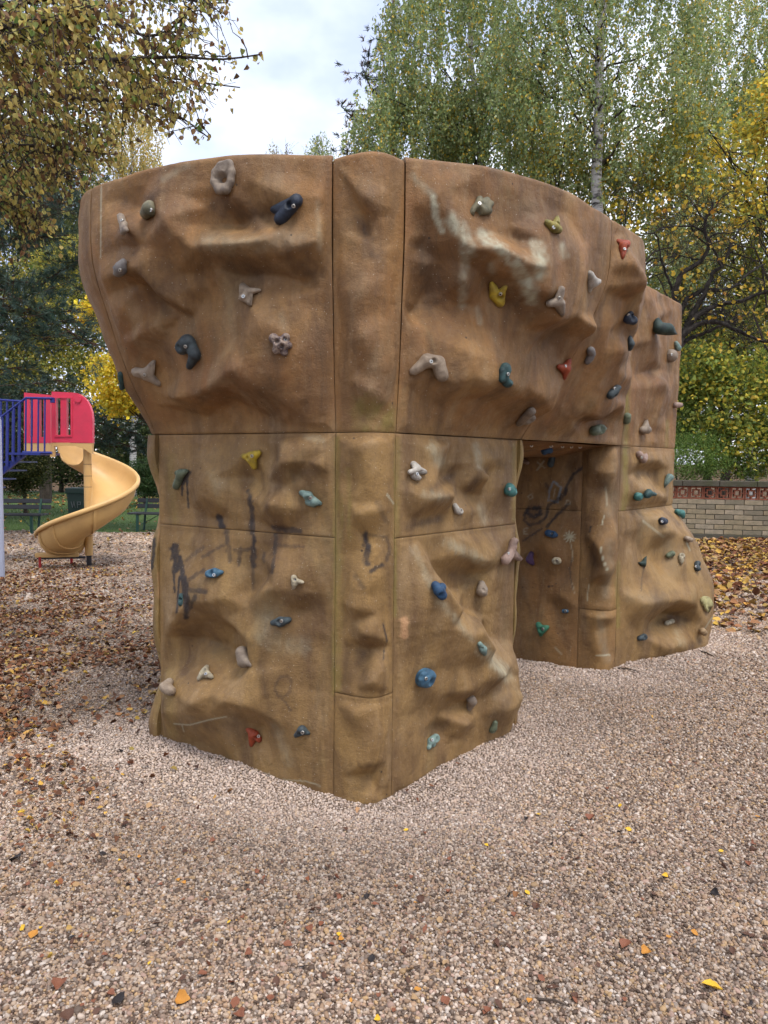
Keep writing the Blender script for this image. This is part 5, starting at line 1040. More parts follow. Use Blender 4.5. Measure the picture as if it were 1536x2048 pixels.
# ------------------------------------------------------------------ low brick garden wall with pierced blocks
M_BR = []
for i, c in enumerate([(.30, .235, .15), (.33, .26, .175), (.25, .195, .125), (.35, .28, .20), (.215, .175, .125)]):
    M_BR.append(simple_mat('buff_brick_%d' % i, c, .85, .2, 14, .4, .2, 0, (.11, .11, .075), 4))
M_MORT = simple_mat('mortar', (.085, .075, .058), .95, .2, 20); M_TERR = simple_mat('terracotta', (.27, .085, .05), .8, .25, 10, .3, .2, 0, (.13, .09, .05), 5); M_COPE = simple_mat('mossy_coping', (.085, .075, .058), .95, .35, 6, .5, .2, 0, (.055, .06, .025), 5)
q0 = on_ground(1335, 1074); ang = math.atan2(-.50, 2.1)
BW = empty('brick_garden_wall', (q0[0] - .35, q0[1] + .1, 0), ang); tag(BW, 'low buff brick garden wall with a pierced terracotta band and stone coping', 'wall', kind='thing')
WL = 4.9; bh, bl, sc_ = .100, .355, .0
MB().box((WL / 2, .10, .37), (WL, .16, .80)).build('mortar_core', M_MORT, BW)
MB().box((WL / 2, .09, .02), (WL + .04, .22, .12), None, .01).build('plinth', M_COPE, BW)
bm_ = MB().box((0, 0, 0), (bl - .012, .20, bh - .012), None, .006).build('brick', M_BR[0], BW); bmesh_ = [bm_.data]
for i in range(1, 5): m2 = bm_.data.copy(); m2.materials.clear(); m2.materials.append(M_BR[i]); bmesh_.append(m2)
rr = random.Random(9); first = True
for r in range(7):
    x = -(.178 if r % 2 else 0) + bl / 2 + rr.uniform(-.01, .01)
    while x < WL:
        o = bm_ if first else bpy.data.objects.new('brick', bmesh_[rr.randrange(5)])
        if not first: COL.objects.link(o); o.parent = BW
        first = False; o.location = (x, .10 + rr.uniform(-.004, .004), .08 + bh * (r + .5)); x += bl
z0 = .08 + .7 + .006
bb = MB(); S = .25; t = .026
for (cx, cz, w, h) in [(0, S / 2 - t / 2, S, t), (0, -S / 2 + t / 2, S, t), (-S / 2 + t / 2, 0, t, S - 2 * t), (S / 2 - t / 2, 0, t, S - 2 * t)]: bb.box((cx, 0, cz), (w, .12, h))
for (cx, cz, w, h) in [(0, .055, .136, t), (0, -.055, .136, t), (-.055, 0, t, .084), (.055, 0, t, .084), (0, .083, t, .03), (0, -.083, t, .03), (.083, 0, .03, t), (-.083, 0, .03, t)]: bb.box((cx, -.002, cz), (w, .11, h))
b0 = bb.build('pierced_block', M_TERR, BW); i = 0; x = S / 2
while x < WL:
    o = b0 if i == 0 else bpy.data.objects.new('pierced_block', b0.data)
    if i: COL.objects.link(o); o.parent = BW
    o.location = (x, .10, z0 + S / 2); x += S + .006; i += 1
x = 0
while x < WL:
    L = rr.uniform(.55, .75); MB().box((x + L / 2, .10, z0 + S + .062), (L - .008, .30, .115), np.array(Matrix.Rotation(rr.uniform(-.006, .006), 3, 'Y')), .012).build('coping_stone', M_COPE, BW); x += L
# ------------------------------------------------------------------ trees and shrubs
def bark(name, a, b, sc=(8, 8, 2), bump=.6, scale=3.0):
    k = NT(name); v = k.coords(sc); n = k.noise(scale, 6, .7, v)
    return k.surf(k.ramp(n, [(.35, a), (.65, b)]), .9, k.bump(n, bump, .03), .15)
M_BARK = bark('dark_bark', (.028, .022, .017), (.075, .06, .048)); M_PBARK = bark('pine_bark', (.035, .022, .016), (.10, .06, .04)); M_APPLE = bark('gnarled_bark', (.016, .013, .012), (.06, .052, .045))
def birch_bark():
    k = NT('birch_bark'); v = k.coords((1.2, 1.2, 7)); n = k.noise(2.2, 6, .7, v); v2 = k.coords((1, 1, 1.6)); n2 = k.noise(3.0, 4, .6, v2)
    c = k.ramp(n, [(.40, (.035, .03, .028)), (.47, (.42, .40, .39)), (1, (.50, .48, .47))]); c = k.mix(k.ramp(n2, [(.55, 0.0), (.66, .9)]), c, (.05, .045, .042))
    return k.surf(c, .8, None, .2)
M_BIRCH = birch_bark()
def bez(a, b, sag=0.0, n=7, wob=.05, rng=RNG):
    a, b = np.asarray(a, float), np.asarray(b, float); t = np.linspace(0, 1, n)[:, None]; L = np.linalg.norm(b - a)
    P = a + (b - a) * t + np.array([0, 0, 1.0]) * sag * L * (4 * t * (1 - t)) * .5; P[1:-1] += rng.normal(0, wob * L / n, (n - 2, 3)); return P
def el(px, py, Y, rx, ry, rd=None):
    c = at(px, py, Y); return (c, np.array([rx * Y / F, rd if rd is not None else rx * Y / F, ry * Y / F]))
def in_ellipsoid(n, c, r, rng, shell=.5):
    d = rng.normal(size=(n, 3)); d /= np.linalg.norm(d, axis=1)[:, None]; k = rng.random(n) ** (1 / 3); k = k * (1 - shell) + shell * (.55 + .45 * rng.random(n)); return c + d * r * k[:, None]
def tree(name, label, cat, base, lean, rad, crowns, pal, w, leaf, style='clump', bark_m=None, group=None, seed=1, nbr=26, shape='rhomb', var=.25, limb=.35, trunk_top=None, leafm=None, sky=1.0):
    """crowns: [(center, radii, clumps, leaves per clump, clump radius)]"""
    rng = np.random.default_rng(seed); base = np.asarray(base, float)
    root = empty(name, tuple(base)); tag(root, label, cat, group)
    top = trunk_top if trunk_top is not None else max(c[2] + r[2] * .6 for c, r, *_ in crowns)
    H = top - base[2]; n = 12; t = np.linspace(0, 1, n)
    T = base + np.stack([lean[0] * H * t + rng.normal(0, .012 * H, n) * (t > 0), lean[1] * H * t, H * t - .1 * (t == 0)], 1)
    MB().tube(T - base, rad * (1 - .8 * t) + .004, 10).build('trunk', bark_m or M_BARK, root, True)
    cl, ax = [], []; LV, LC = [], []
    for c, r, nc, nl, cr in crowns:
        C_ = in_ellipsoid(nc, c, r, rng); cl.append(C_)
        if style == 'weep':
            for q in C_:
                L = rng.uniform(.5, 1.25) * cr * 4; m = nl; s = rng.random(m) ** .8; drift = rng.normal(0, .10, 3)
                P = q + np.stack([drift[0] * s * L + rng.normal(0, cr * .22, m), drift[1] * s * L + rng.normal(0, cr * .22, m), -s * L + rng.normal(0, .03, m)], 1); LV.append(P); LC.append(np.full(m, rng.uniform(.75, 1.2)))
        else:
            for q in C_:
                P = q + rng.normal(0, 1, (nl, 3)) * np.array([cr, cr, cr * .62]); LV.append(P); LC.append(np.full(nl, rng.uniform(.7, 1.25)))
    C_ = np.concatenate(cl); P = np.concatenate(LV); k = np.concatenate(LC); m = len(P)
    br = MB(); sel = C_[rng.permutation(len(C_))[:nbr]]
    for q in sel:
        zf = np.clip((q[2] - base[2]) * (rng.uniform(.45, .8) if style != 'weep' else rng.uniform(.8, 1.0)) / H, .12, .96); a = np.array([np.interp(zf, t, T[:, j]) for j in range(3)]); r0 = rad * (1 - .8 * zf) * limb
        br.tube(bez(a, q, .12 if style != 'weep' else .22, 7, .25, rng) - base, np.linspace(r0, .006, 7), 6)
        for _ in range(3):
            i = rng.integers(len(C_)); 
            e = q + rng.normal(0, .35, 3) * np.linalg.norm(q - a) * .35; br.tube(bez(a + (q - a) * rng.uniform(.4, .8), e, .05, 5, .25, rng) - base, np.linspace(r0 * .4, .003, 5), 4)
    br.build('limbs', M_BARK, root, True)['kind'] = 'stuff'
    col = pick(pal, w, m, var, rng) * k[:, None]
    if style == 'weep': u = np.stack([rng.normal(0, .5, m), rng.normal(0, .5, m), -np.abs(rng.normal(.8, .4, m))], 1)
    else: u = rng.normal(size=(m, 3)) * np.array([1, 1, .7]) + np.array([0, 0, -.25])
    nr = rng.normal(size=(m, 3)) + np.array([0, -.3, .5])
    V, Fc, cc = leaf_cloud(P, rng.uniform(.7, 1.25, m) * leaf, col, u, nr, shape, .2, rng)
    o = link('crown', mesh_np('crown', V - base, Fc, False, None, cc), leafm or M_LEAF, root); o['kind'] = 'stuff'
    return root
def needles(root, base, tufts, dirs, L, wdt, per, pal, rng, name='crown'):
    n = len(tufts); d = np.repeat(dirs, per, 0) + rng.normal(0, .55, (n * per, 3)); d /= np.linalg.norm(d, axis=1)[:, None]
    p = np.repeat(tufts, per, 0) + d * .01 - np.repeat(dirs, per, 0) * rng.uniform(0, L * 1.3, (n * per, 1)); s = np.cross(d, rng.normal(size=d.shape)); s /= np.linalg.norm(s, axis=1)[:, None]
    ln = rng.uniform(.7, 1.2, (n * per, 1)) * L
    V = np.stack([p - s * wdt, p + s * wdt, p + d * ln], 1).reshape(-1, 3); Fc = np.arange(len(V)).reshape(-1, 3)
    c = np.repeat(np.repeat(pick(pal, [1] * len(pal), n, .3, rng), per, 0), 3, 0)
    o = link(name, mesh_np(name, V - base, Fc, False, None, c), M_NEEDLE, root); o['kind'] = 'stuff'
M_NEEDLE = leaf_mat('needle', .15, .6)
def pine(name, label, base, H, rad, boughs, seed, L=.10, wdt=.0055, per=26, density=34, spread=.30, pal=((.050, .088, .066), (.034, .062, .046), (.055, .078, .042), (.080, .125, .100))):
    rng = np.random.default_rng(seed); base = np.asarray(base, float); root = empty(name, tuple(base)); tag(root, label, 'pine tree', 'pine trees')
    MB().tube(np.array([(0, 0, -.1), (0.05, 0, H * .4), (0, .05, H * .75), (0.06, 0, H)]), [rad, rad * .8, rad * .5, rad * .15], 10).build('trunk', M_PBARK, root, True)
    br = MB(); tf, dr = [], []
    for pts, sp in boughs:
        P = np.array(pts, float); s = np.concatenate([[0], np.cumsum(np.linalg.norm(np.diff(P, axis=0), axis=1))]); Lb = s[-1]; tt = np.linspace(0, Lb, 9)
        Q = np.stack([np.interp(tt, s, P[:, j]) for j in range(3)], 1); Q[1:-1] += rng.normal(0, .03 * Lb / 3, (7, 3)) * .5
        br.tube(Q - base, np.linspace(.03, .008, 9), 6)
        for _ in range(max(6, int(Lb * density))):
            k = rng.random() ** .8; p = np.array([np.interp(k * Lb, tt, Q[:, j]) for j in range(3)]); e = p + rng.normal(0, 1, 3) * np.array([sp, sp, sp * .55]) + np.array([.06, -.05, -.03])
            d = e - p; d = d / (np.linalg.norm(d) + 1e-6) + np.array([.25, 0, .25]); d /= np.linalg.norm(d); tf.append(e); dr.append(d)
            if rng.random() < .4: br.tube(np.array([p, (p + e) / 2 + np.array([0, 0, -.02]), e]) - base, [.008, .006, .003], 4)
    br.build('limbs', M_PBARK, root, True)['kind'] = 'stuff'
    needles(root, base, np.array(tf), np.array(dr), L, wdt, per, pal, rng)
    return root
def G0(px, Y): p = at(px, 920, Y); return (p[0], p[1], -.05)
BIR = [(.27, .34, .14), (.34, .40, .17), (.20, .27, .12), (.40, .42, .15), (.68, .48, .08), (.44, .50, .30)]; BW_ = [4, 4, 2.4, 2.6, 1.5, 1.8]
# birches on the far side
tree('birch_tree', 'tall weeping birch with a white trunk behind the archway', 'birch tree', G0(1183, 15), (.012, 0), .15,
     [(*el(1215, 120, 15.2, 250, 260, 1.6), 1300, 28, .16), (*el(1120, 240, 16, 150, 150, 1.3), 380, 28, .16), (*el(1330, 420, 16, 140, 170, 1.3), 380, 28, .16), (*el(1240, -180, 15, 260, 160, 1.8), 380, 26, .16)], BIR, BW_, .062, 'weep', M_BIRCH, 'birch trees', 21, 26, trunk_top=15, limb=.28)
tree('birch_tree', 'leafy green birch rising above the top of the climbing wall', 'birch tree', G0(930, 17.5), (.004, 0), .13,
     [(*el(900, 100, 17.5, 165, 200, 1.8), 1200, 28, .17), (*el(830, 250, 17.5, 150, 95, 1.6), 520, 28, .17), (*el(1000, 260, 17.5, 130, 120, 1.6), 480, 28, .17), (*el(930, -160, 17.5, 190, 140, 1.8), 300, 26, .17)], BIR, BW_, .066, 'weep', M_BIRCH, 'birch trees', 22, 26, trunk_top=14, limb=.28)
tree('birch_tree', 'yellowing birch at the far corner beside the orange maple', 'birch tree', G0(1500, 20), (.01, 0), .14,
     [(*el(1460, 90, 20, 120, 190, 1.8), 700, 28, .18), (*el(1430, 280, 20, 100, 120, 1.6), 360, 28, .18), (*el(1580, 150, 20, 90, 220, 1.6), 260, 26, .18)], BIR, [3, 4, 2, 4, 2, 1], .068, 'weep', M_BIRCH, 'birch trees', 23, 18, trunk_top=15, limb=.28)
YEL = [(.74, .54, .06), (.66, .50, .07), (.76, .46, .06), (.50, .46, .10), (.32, .36, .10)]
tree('maple_tree', 'golden orange maple behind the bare branched tree', 'maple tree', G0(1560, 16), (0, 0), .11,
     [(*el(1490, 340, 16.2, 125, 120, 1.2), 95, 28, .20), (*el(1340, 290, 15.4, 60, 100, .8), 45, 26, .18), (*el(1390, 420, 15.8, 120, 70, .9), 44, 26, .20), (*el(1540, 230, 15.8, 50, 90, .8), 50, 30, .18)], YEL, [3, 4, 1, 4, 4], .085, 'clump', None, 'autumn maples', 31, 24, 'oval')
tree('maple_tree', 'yellow maple showing low between the birches', 'maple tree', G0(1110, 15.6), (0, 0), .08,
     [(*el(1115, 320, 15.6, 85, 60, .9), 32, 24, .18), (*el(1255, 400, 15.4, 80, 80, .9), 34, 24, .18)], YEL, [3, 4, 1, 4, 3], .075, 'clump', None, 'autumn maples', 32, 14, 'oval')
OLV = [(.21, .26, .07), (.31, .31, .075), (.46, .40, .07), (.15, .20, .06), (.64, .50, .07)]
tree('garden_tree', 'green and yellow leafy tree filling the space behind the bare branches', 'tree', G0(1450, 19), (0, 0), .12,
     [(*el(1440, 640, 19, 150, 180, 1.3), 420, 60, .22), (*el(1540, 500, 19, 110, 130, 1.3), 200, 60, .22), (*el(1360, 520, 19, 60, 100, 1.0), 120, 60, .22)], OLV, [4, 4, 3, 3, 1], .075, 'clump', None, None, 33, 24, 'rhomb')
tree('flowering_shrub', 'yellow leafed shrub spilling over the brick garden wall', 'shrub', (*on_ground(1460, 1070)[:2] + np.array([0, 1.4]), 0), (0, 0), .05,
     [(*el(1450, 800, 16.9, 115, 90, .8), 130, 24, .18), (*el(1500, 890, 16.6, 95, 60, .6), 85, 22, .17), (*el(1400, 740, 16.9, 60, 60, .6), 90, 26, .13), (*el(1545, 790, 16.9, 60, 120, .7), 80, 24, .17)], [(.46, .45, .07), (.62, .50, .07), (.26, .31, .07), (.14, .20, .05), (.72, .56, .10)], [3, 2, 5, 4, 1], .085, 'clump', None, None, 34, 30, 'oval', trunk_top=2.2)
tree('fine_leaved_bush', 'soft green fine leaved bush behind the low brick wall', 'shrub', (*on_ground(1385, 1070)[:2] + np.array([0, 1.0]), 0), (0, 0), .04,
     [(*el(1392, 915, 16.4, 66, 50, .5), 190, 60, .13), (*el(1350, 820, 17.2, 50, 80, .5), 160, 60, .10), (*el(1500, 930, 16.7, 60, 30, .4), 90, 60, .10)], [(.17, .26, .06), (.13, .21, .05), (.22, .30, .08)], [3, 3, 1], .034, 'clump', None, None, 35, 16, trunk_top=1.4)
tree('dark_shrub_mass', 'dense dark green shrubs far behind the brick wall', 'shrub', G0(1420, 23), (0, 0), .10,
     [(*el(1440, 760, 23, 190, 170, 1.5), 420, 44, .28), (*el(1300, 720, 25, 120, 190, 1.5), 260, 44, .28)], [(.06, .09, .03), (.10, .13, .04), (.15, .165, .05)], [3, 3, 1], .10, 'clump', None, None, 36, 14)
# far pine between sky and birch
c = lambda x, y, Y: at(x, y, Y)
pine('pine_tree', 'distant pine with upturned shoots beside the birch crown', G0(775, 21), 15, .16,
     [([c(775, 250, 21), c(730, 150, 21), c(742, 80, 20.8)], .26), ([c(775, 280, 21), c(720, 250, 20.9), c(682, 212, 20.7)], .24), ([c(780, 300, 21), c(730, 290, 21), c(700, 262, 20.8)], .26), ([c(775, 210, 21), c(745, 180, 21), c(722, 130, 20.8)], .22), ([c(790, 320, 21), c(740, 310, 21), c(690, 300, 20.8)], .22), ([c(775, 160, 21), c(760, 100, 21), c(760, 60, 20.9)], .22)], 41, .13, .010, 26, 22, .28, ((.05, .075, .055), (.035, .055, .045), (.16, .09, .045), (.07, .09, .075)))
tree('young_birch', 'wispy pale yellow treetop just above the wall rim', 'birch tree', G0(565, 40), (0, 0), .10, [(*el(562, 318, 40, 42, 40, 1.0), 60, 26, .35)], [(.30, .26, .10), (.24, .22, .09), (.36, .28, .10)], [2, 2, 1], .09, 'weep', M_BIRCH, 'distant treetops', 42, 16)
tree('young_birch', 'small green treetop between the wispy one and the pine', 'birch tree', G0(640, 34), (0, 0), .10, [(*el(640, 300, 34, 34, 40, 1.0), 60, 26, .3)], BIR, BW_, .09, 'weep', M_BIRCH, 'distant treetops', 43, 16)
# far side of the lawn
tree('birch_tree', 'distant pale yellow birch above the shoulder of the wall', 'birch tree', G0(265, 30), (0, 0), .14, [(*el(270, 270, 30, 55, 85, 1.5), 190, 30, .26), (*el(215, 330, 30, 60, 90, 1.5), 150, 30, .26), (*el(300, 330, 30, 32, 40, 1.0), 50, 30, .25)], [(.62, .50, .18), (.52, .44, .16), (.66, .46, .14), (.42, .39, .17)], [3, 3, 2, 2], .085, 'weep', M_BIRCH, 'birch trees', 44, 18, trunk_top=14, limb=.28)
tree('maple_tree', 'bright yellow maple glowing beyond the slide', 'maple tree', G0(350, 15.3), (0, 0), .10, [(*el(248, 765, 15.3, 60, 64, .8), 120, 46, .15), (*el(188, 628, 15.3, 22, 28, .5), 16, 40, .13), (*el(330, 700, 15.3, 60, 120, .8), 70, 50, .16)], [(.80, .62, .06), (.74, .58, .06), (.62, .56, .10), (.80, .50, .05)], [4, 3, 2, 1], .07, 'clump', None, 'autumn maples', 45, 22, 'oval')
tree('garden_tree', 'olive and yellow broadleaf tree behind the blue stair rails', 'tree', G0(-40, 19), (0, 0), .16, [(*el(70, 740, 19, 150, 90, 1.4), 300, 60, .22), (*el(130, 600, 19.5, 130, 120, 1.4), 220, 60, .24), (*el(-60, 640, 19, 120, 150, 1.4), 160, 60, .24)], [(.28, .265, .06), (.17, .195, .05), (.40, .34, .06), (.10, .12, .04), (.58, .44, .06)], [4, 4, 3, 3, 1], .075, 'clump', None, None, 46, 30)
tree('garden_tree', 'tall dark green tree standing behind the pine boughs', 'tree', G0(90, 26), (0, 0), .2, [(*el(90, 430, 26, 150, 170, 1.8), 300, 50, .34), (*el(60, 180, 26, 170, 170, 1.8), 200, 50, .34), (*el(160, 520, 25, 110, 110, 1.4), 150, 50, .30)], [(.075, .10, .05), (.115, .14, .05), (.24, .225, .06)], [3, 3, 1], .11, 'clump', None, None, 47, 34)
tree('dark_shrub_mass', 'dark undergrowth along the far edge of the lawn', 'shrub', G0(120, 33), (0, 0), .1, [(*el(150, 885, 33, 260, 90, 1.5), 560, 50, .30), (*el(330, 890, 32, 160, 90, 1.5), 240, 50, .30), (*el(-80, 890, 32, 160, 90, 1.5), 200, 50, .30)], [(.05, .075, .03), (.085, .11, .035), (.14, .14, .045)], [3, 3, 1], .12, 'clump', None, None, 48, 16)
tree('dark_shrub', 'dark olive shrub at the lawn edge behind the bench', 'shrub', (*on_ground(50, 1030)[:2], 0), (0, 0), .05, [(*el(50, 930, 18.5, 48, 62, .6), 200, 60, .12), (*el(-30, 920, 18.5, 70, 80, .6), 160, 60, .13)], [(.04, .055, .02), (.065, .075, .022), (.12, .11, .03)], [3, 3, 1], .05, 'clump', None, None, 49, 14, trunk_top=1.2)
tree('green_bush', 'low green bush at the lawn edge between slide and wall', 'shrub', (*at(290, 1000, 24)[:2], 0), (0, 0), .05, [(*el(300, 955, 24, 55, 40, .7), 220, 50, .16)], [(.035, .07, .022), (.055, .09, .028)], [1, 1], .06, 'clump', None, None, 50, 12, trunk_top=1.0)
pb = G0(-110, 13)
pine('pine_tree', 'dark blue green pine reaching in behind the pink slide hood', pb, 12, .22,
     [([c(-110, 600, 13), c(20, 610, 12.6), c(120, 650, 12.4), c(190, 690, 12.3)], .34), ([c(-110, 520, 13), c(40, 600, 12.5), c(150, 640, 12.4)], .30), ([c(-110, 430, 13), c(40, 420, 12.6), c(150, 400, 12.5), c(200, 390, 12.5)], .30), ([c(-110, 540, 13), c(80, 570, 12.8), c(185, 500, 12.7)], .22), ([c(-110, 690, 13), c(20, 650, 12.6), c(90, 680, 12.4)], .30), ([c(-110, 470, 13), c(60, 480, 12.8), c(140, 470, 12.7)], .24), ([c(-110, 380, 13), c(20, 400, 12.8), c(90, 380, 12.8)], .26), ([c(-110, 760, 13), c(0, 740, 12.6), c(60, 730, 12.5)], .22)], 51, .11, .0055, 34, 58)
pine('pine_tree', 'spreading low pine bough behind the tan slide', G0(-70, 16.5), 7, .14,
     [([c(-70, 800, 16.5), c(150, 830, 16.3), c(240, 860, 16.2), c(320, 890, 16.2)], .36), ([c(-70, 800, 16.5), c(160, 850, 16.4), c(230, 880, 16.3), c(290, 900, 16.3)], .30), ([c(-70, 780, 16.5), c(120, 760, 16.4), c(150, 770, 16.4)], .22), ([c(-70, 780, 16.5), c(20, 790, 16.4), c(-30, 800, 16.4)], .3), ([c(-70, 790, 16.5), c(200, 830, 16.6), c(290, 850, 16.6)], .3)], 52, .12, .007, 30, 36)

# ------------------------------------------------------------------ near linden boughs overhead
def linden():
    rng = np.random.default_rng(61); base = np.array([-5.2, 5.6, -.1]); root = empty('linden_tree', tuple(base)); tag(root, 'linden with yellow brown autumn leaves overhanging the wall from above', 'linden tree')
    MB().tube(np.array([(0, 0, 0), (.05, 0, 1.5), (-.05, .05, 3.2), (.1, 0, 5.5), (.15, 0, 8)]), [.24, .19, .17, .12, .05], 14).build('trunk', M_BARK, root, True)
    mains = [[(-260, 200, 5.4), (0, 113, 5.0), (73, 127, 4.9), (174, 125, 4.9), (242, 117, 4.8), (371, 113, 4.7), (444, 121, 4.6), (520, 109, 4.6)],
             [(-260, 60, 5.6), (0, 10, 5.2), (140, -10, 5.0), (242, 52, 4.9), (283, 77, 4.9), (330, 70, 4.8), (388, 20, 4.7), (391, -30, 4.7)],
             [(-260, 280, 5.6), (-40, 200, 5.4), (90, 190, 5.3), (190, 200, 5.2), (290, 200, 5.1), (359, 230, 5.0), (418, 276, 5.0)],
             [(-260, 330, 5.6), (-60, 300, 5.6), (60, 290, 5.5), (150, 300, 5.4), (230, 310, 5.4)],
             [(-260, 100, 6.2), (0, 60, 6.2), (150, 80, 6.0), (300, 150, 5.9), (400, 165, 5.9), (480, 175, 5.8)],
             [(-260, 20, 6.4), (0, -40, 6.2), (200, -20, 6.2), (330, -10, 6.0), (420, 10, 6.0), (455, 5, 6.0)], [(-200, 160, 6.3), (0, 170, 6.2), (160, 160, 6.2), (260, 170, 6.1), (340, 190, 6.1)],
             [(-200, 400, 5.8), (-60, 390, 5.8), (30, 410, 5.8), (90, 450, 5.8)], [(-200, 250, 6.6), (0, 240, 6.5), (110, 250, 6.5), (200, 260, 6.4)], [(-200, 90, 4.5), (-20, 60, 4.4), (80, 40, 4.4), (170, 30, 4.4)], [(-200, 350, 6.4), (0, 340, 6.4), (90, 350, 6.3), (180, 345, 6.3)]]
    br = MB(); tw = MB(); LP, LU = [], []
    # allowed outline of the canopy in plan of the view, denser towards the stem
    lim = lambda y: np.interp(y, [-300, 0, 60, 110, 150, 200, 240, 280, 320, 380, 450, 520, 600], [540, 470, 480, 525, 495, 440, 420, 425, 245, 215, 130, 110, 60])
    for M in mains:
        P = np.array([at(*q) for q in M]); s = np.concatenate([[0], np.cumsum(np.linalg.norm(np.diff(P, axis=0), axis=1))]); n = 28; tt = np.linspace(0, s[-1], n); Q = np.stack([np.interp(tt, s, P[:, j]) for j in range(3)], 1)
        k = np.array([.25, .5, .25]); Q[1:-1] = Q[:-2] * .25 + Q[1:-1] * .5 + Q[2:] * .25
        a = base + np.array([0, 0, np.clip(Q[0, 2] - .4, 1.5, 6)]); br.tube(np.concatenate([[a], Q]) - base, np.linspace(.028, .004, n + 1), 7)
        for _ in range(115):
            f = rng.random() ** .75; p = np.array([np.interp(f * s[-1], tt, Q[:, j]) for j in range(3)]); L = rng.uniform(.18, .62) * (1 - .35 * f)
            d = np.array([rng.normal(.5, .6), rng.normal(-.05, .6), rng.normal(-.42, .5)]); d /= np.linalg.norm(d); m = 6
            e = np.array([p + d * L * q + np.array([0, 0, -.16 * L * q * q * 2]) + rng.normal(0, .012, 3) for q in np.linspace(0, 1, m)])
            x, y, _ = project(e[-1]); 
            if x > lim(y) + 4: continue
            tw.tube(e - base, np.linspace(.0045, .0014, m), 4, False)
            dens = np.clip((lim(y) - x) / 200, .34, .9)
            for q in np.arange(.12, 1.01, .115):
                if rng.random() > dens * .95 + .05: continue
                w = np.array([np.interp(q, np.linspace(0, 1, m), e[:, j]) for j in range(3)])
                for _k in range(rng.integers(1, 3)): LP.append(w + rng.normal(0, .03, 3)); LU.append(np.array([rng.normal(0, .5), rng.normal(0, .5), -1.0]))
    for M in mains:
        P = np.array([at(*q) for q in M]); t_ = np.linspace(0, 1, len(P))
        for q in rng.uniform(.6, 1.0, 34): LP.append(np.array([np.interp(q, t_, P[:, j]) for j in range(3)]) + rng.normal(0, .04, 3)); LU.append(np.array([rng.normal(0, .5), rng.normal(0, .5), -1.0]))
    br.build('limbs', M_BARK, root, True)['kind'] = 'stuff'; tw.build('twigs', M_BARK, root, True)['kind'] = 'stuff'
    LP, LU = np.array(LP), np.array(LU); m = len(LP)
    col = pick([(.50, .41, .13), (.38, .30, .10), (.62, .48, .14), (.25, .14, .065), (.14, .085, .045), (.34, .35, .11), (.17, .25, .06)], [4, 4, 2, 2.5, 1.5, 3, 1], m, .25, rng)
    sz = rng.uniform(.022, .043, m); V, Fc, cc = leaf_cloud(LP, sz, col, LU, rng.normal(size=(m, 3)) + np.array([0, -.8, .2]), 'oval', .45, rng)
    o = link('crown', mesh_np('crown', V - base, Fc, False, None, cc), M_LEAF, root); o['kind'] = 'stuff'
    # small hanging fruit on stalks
    fb = MB()
    for i in rng.permutation(m)[:260]:
        p = LP[i]; q = p + np.array([rng.normal(0, .01), rng.normal(0, .01), -.05]); fb.tube(np.array([p, q]) - base, .0007, 3, False); fb.tube(np.array([q, q - [0, 0, .004], q - [0, 0, .008]]) - base, [.001, .0042, .001], 5)
    fb.build('fruit', M_BARK, root, True)['kind'] = 'stuff'
linden()

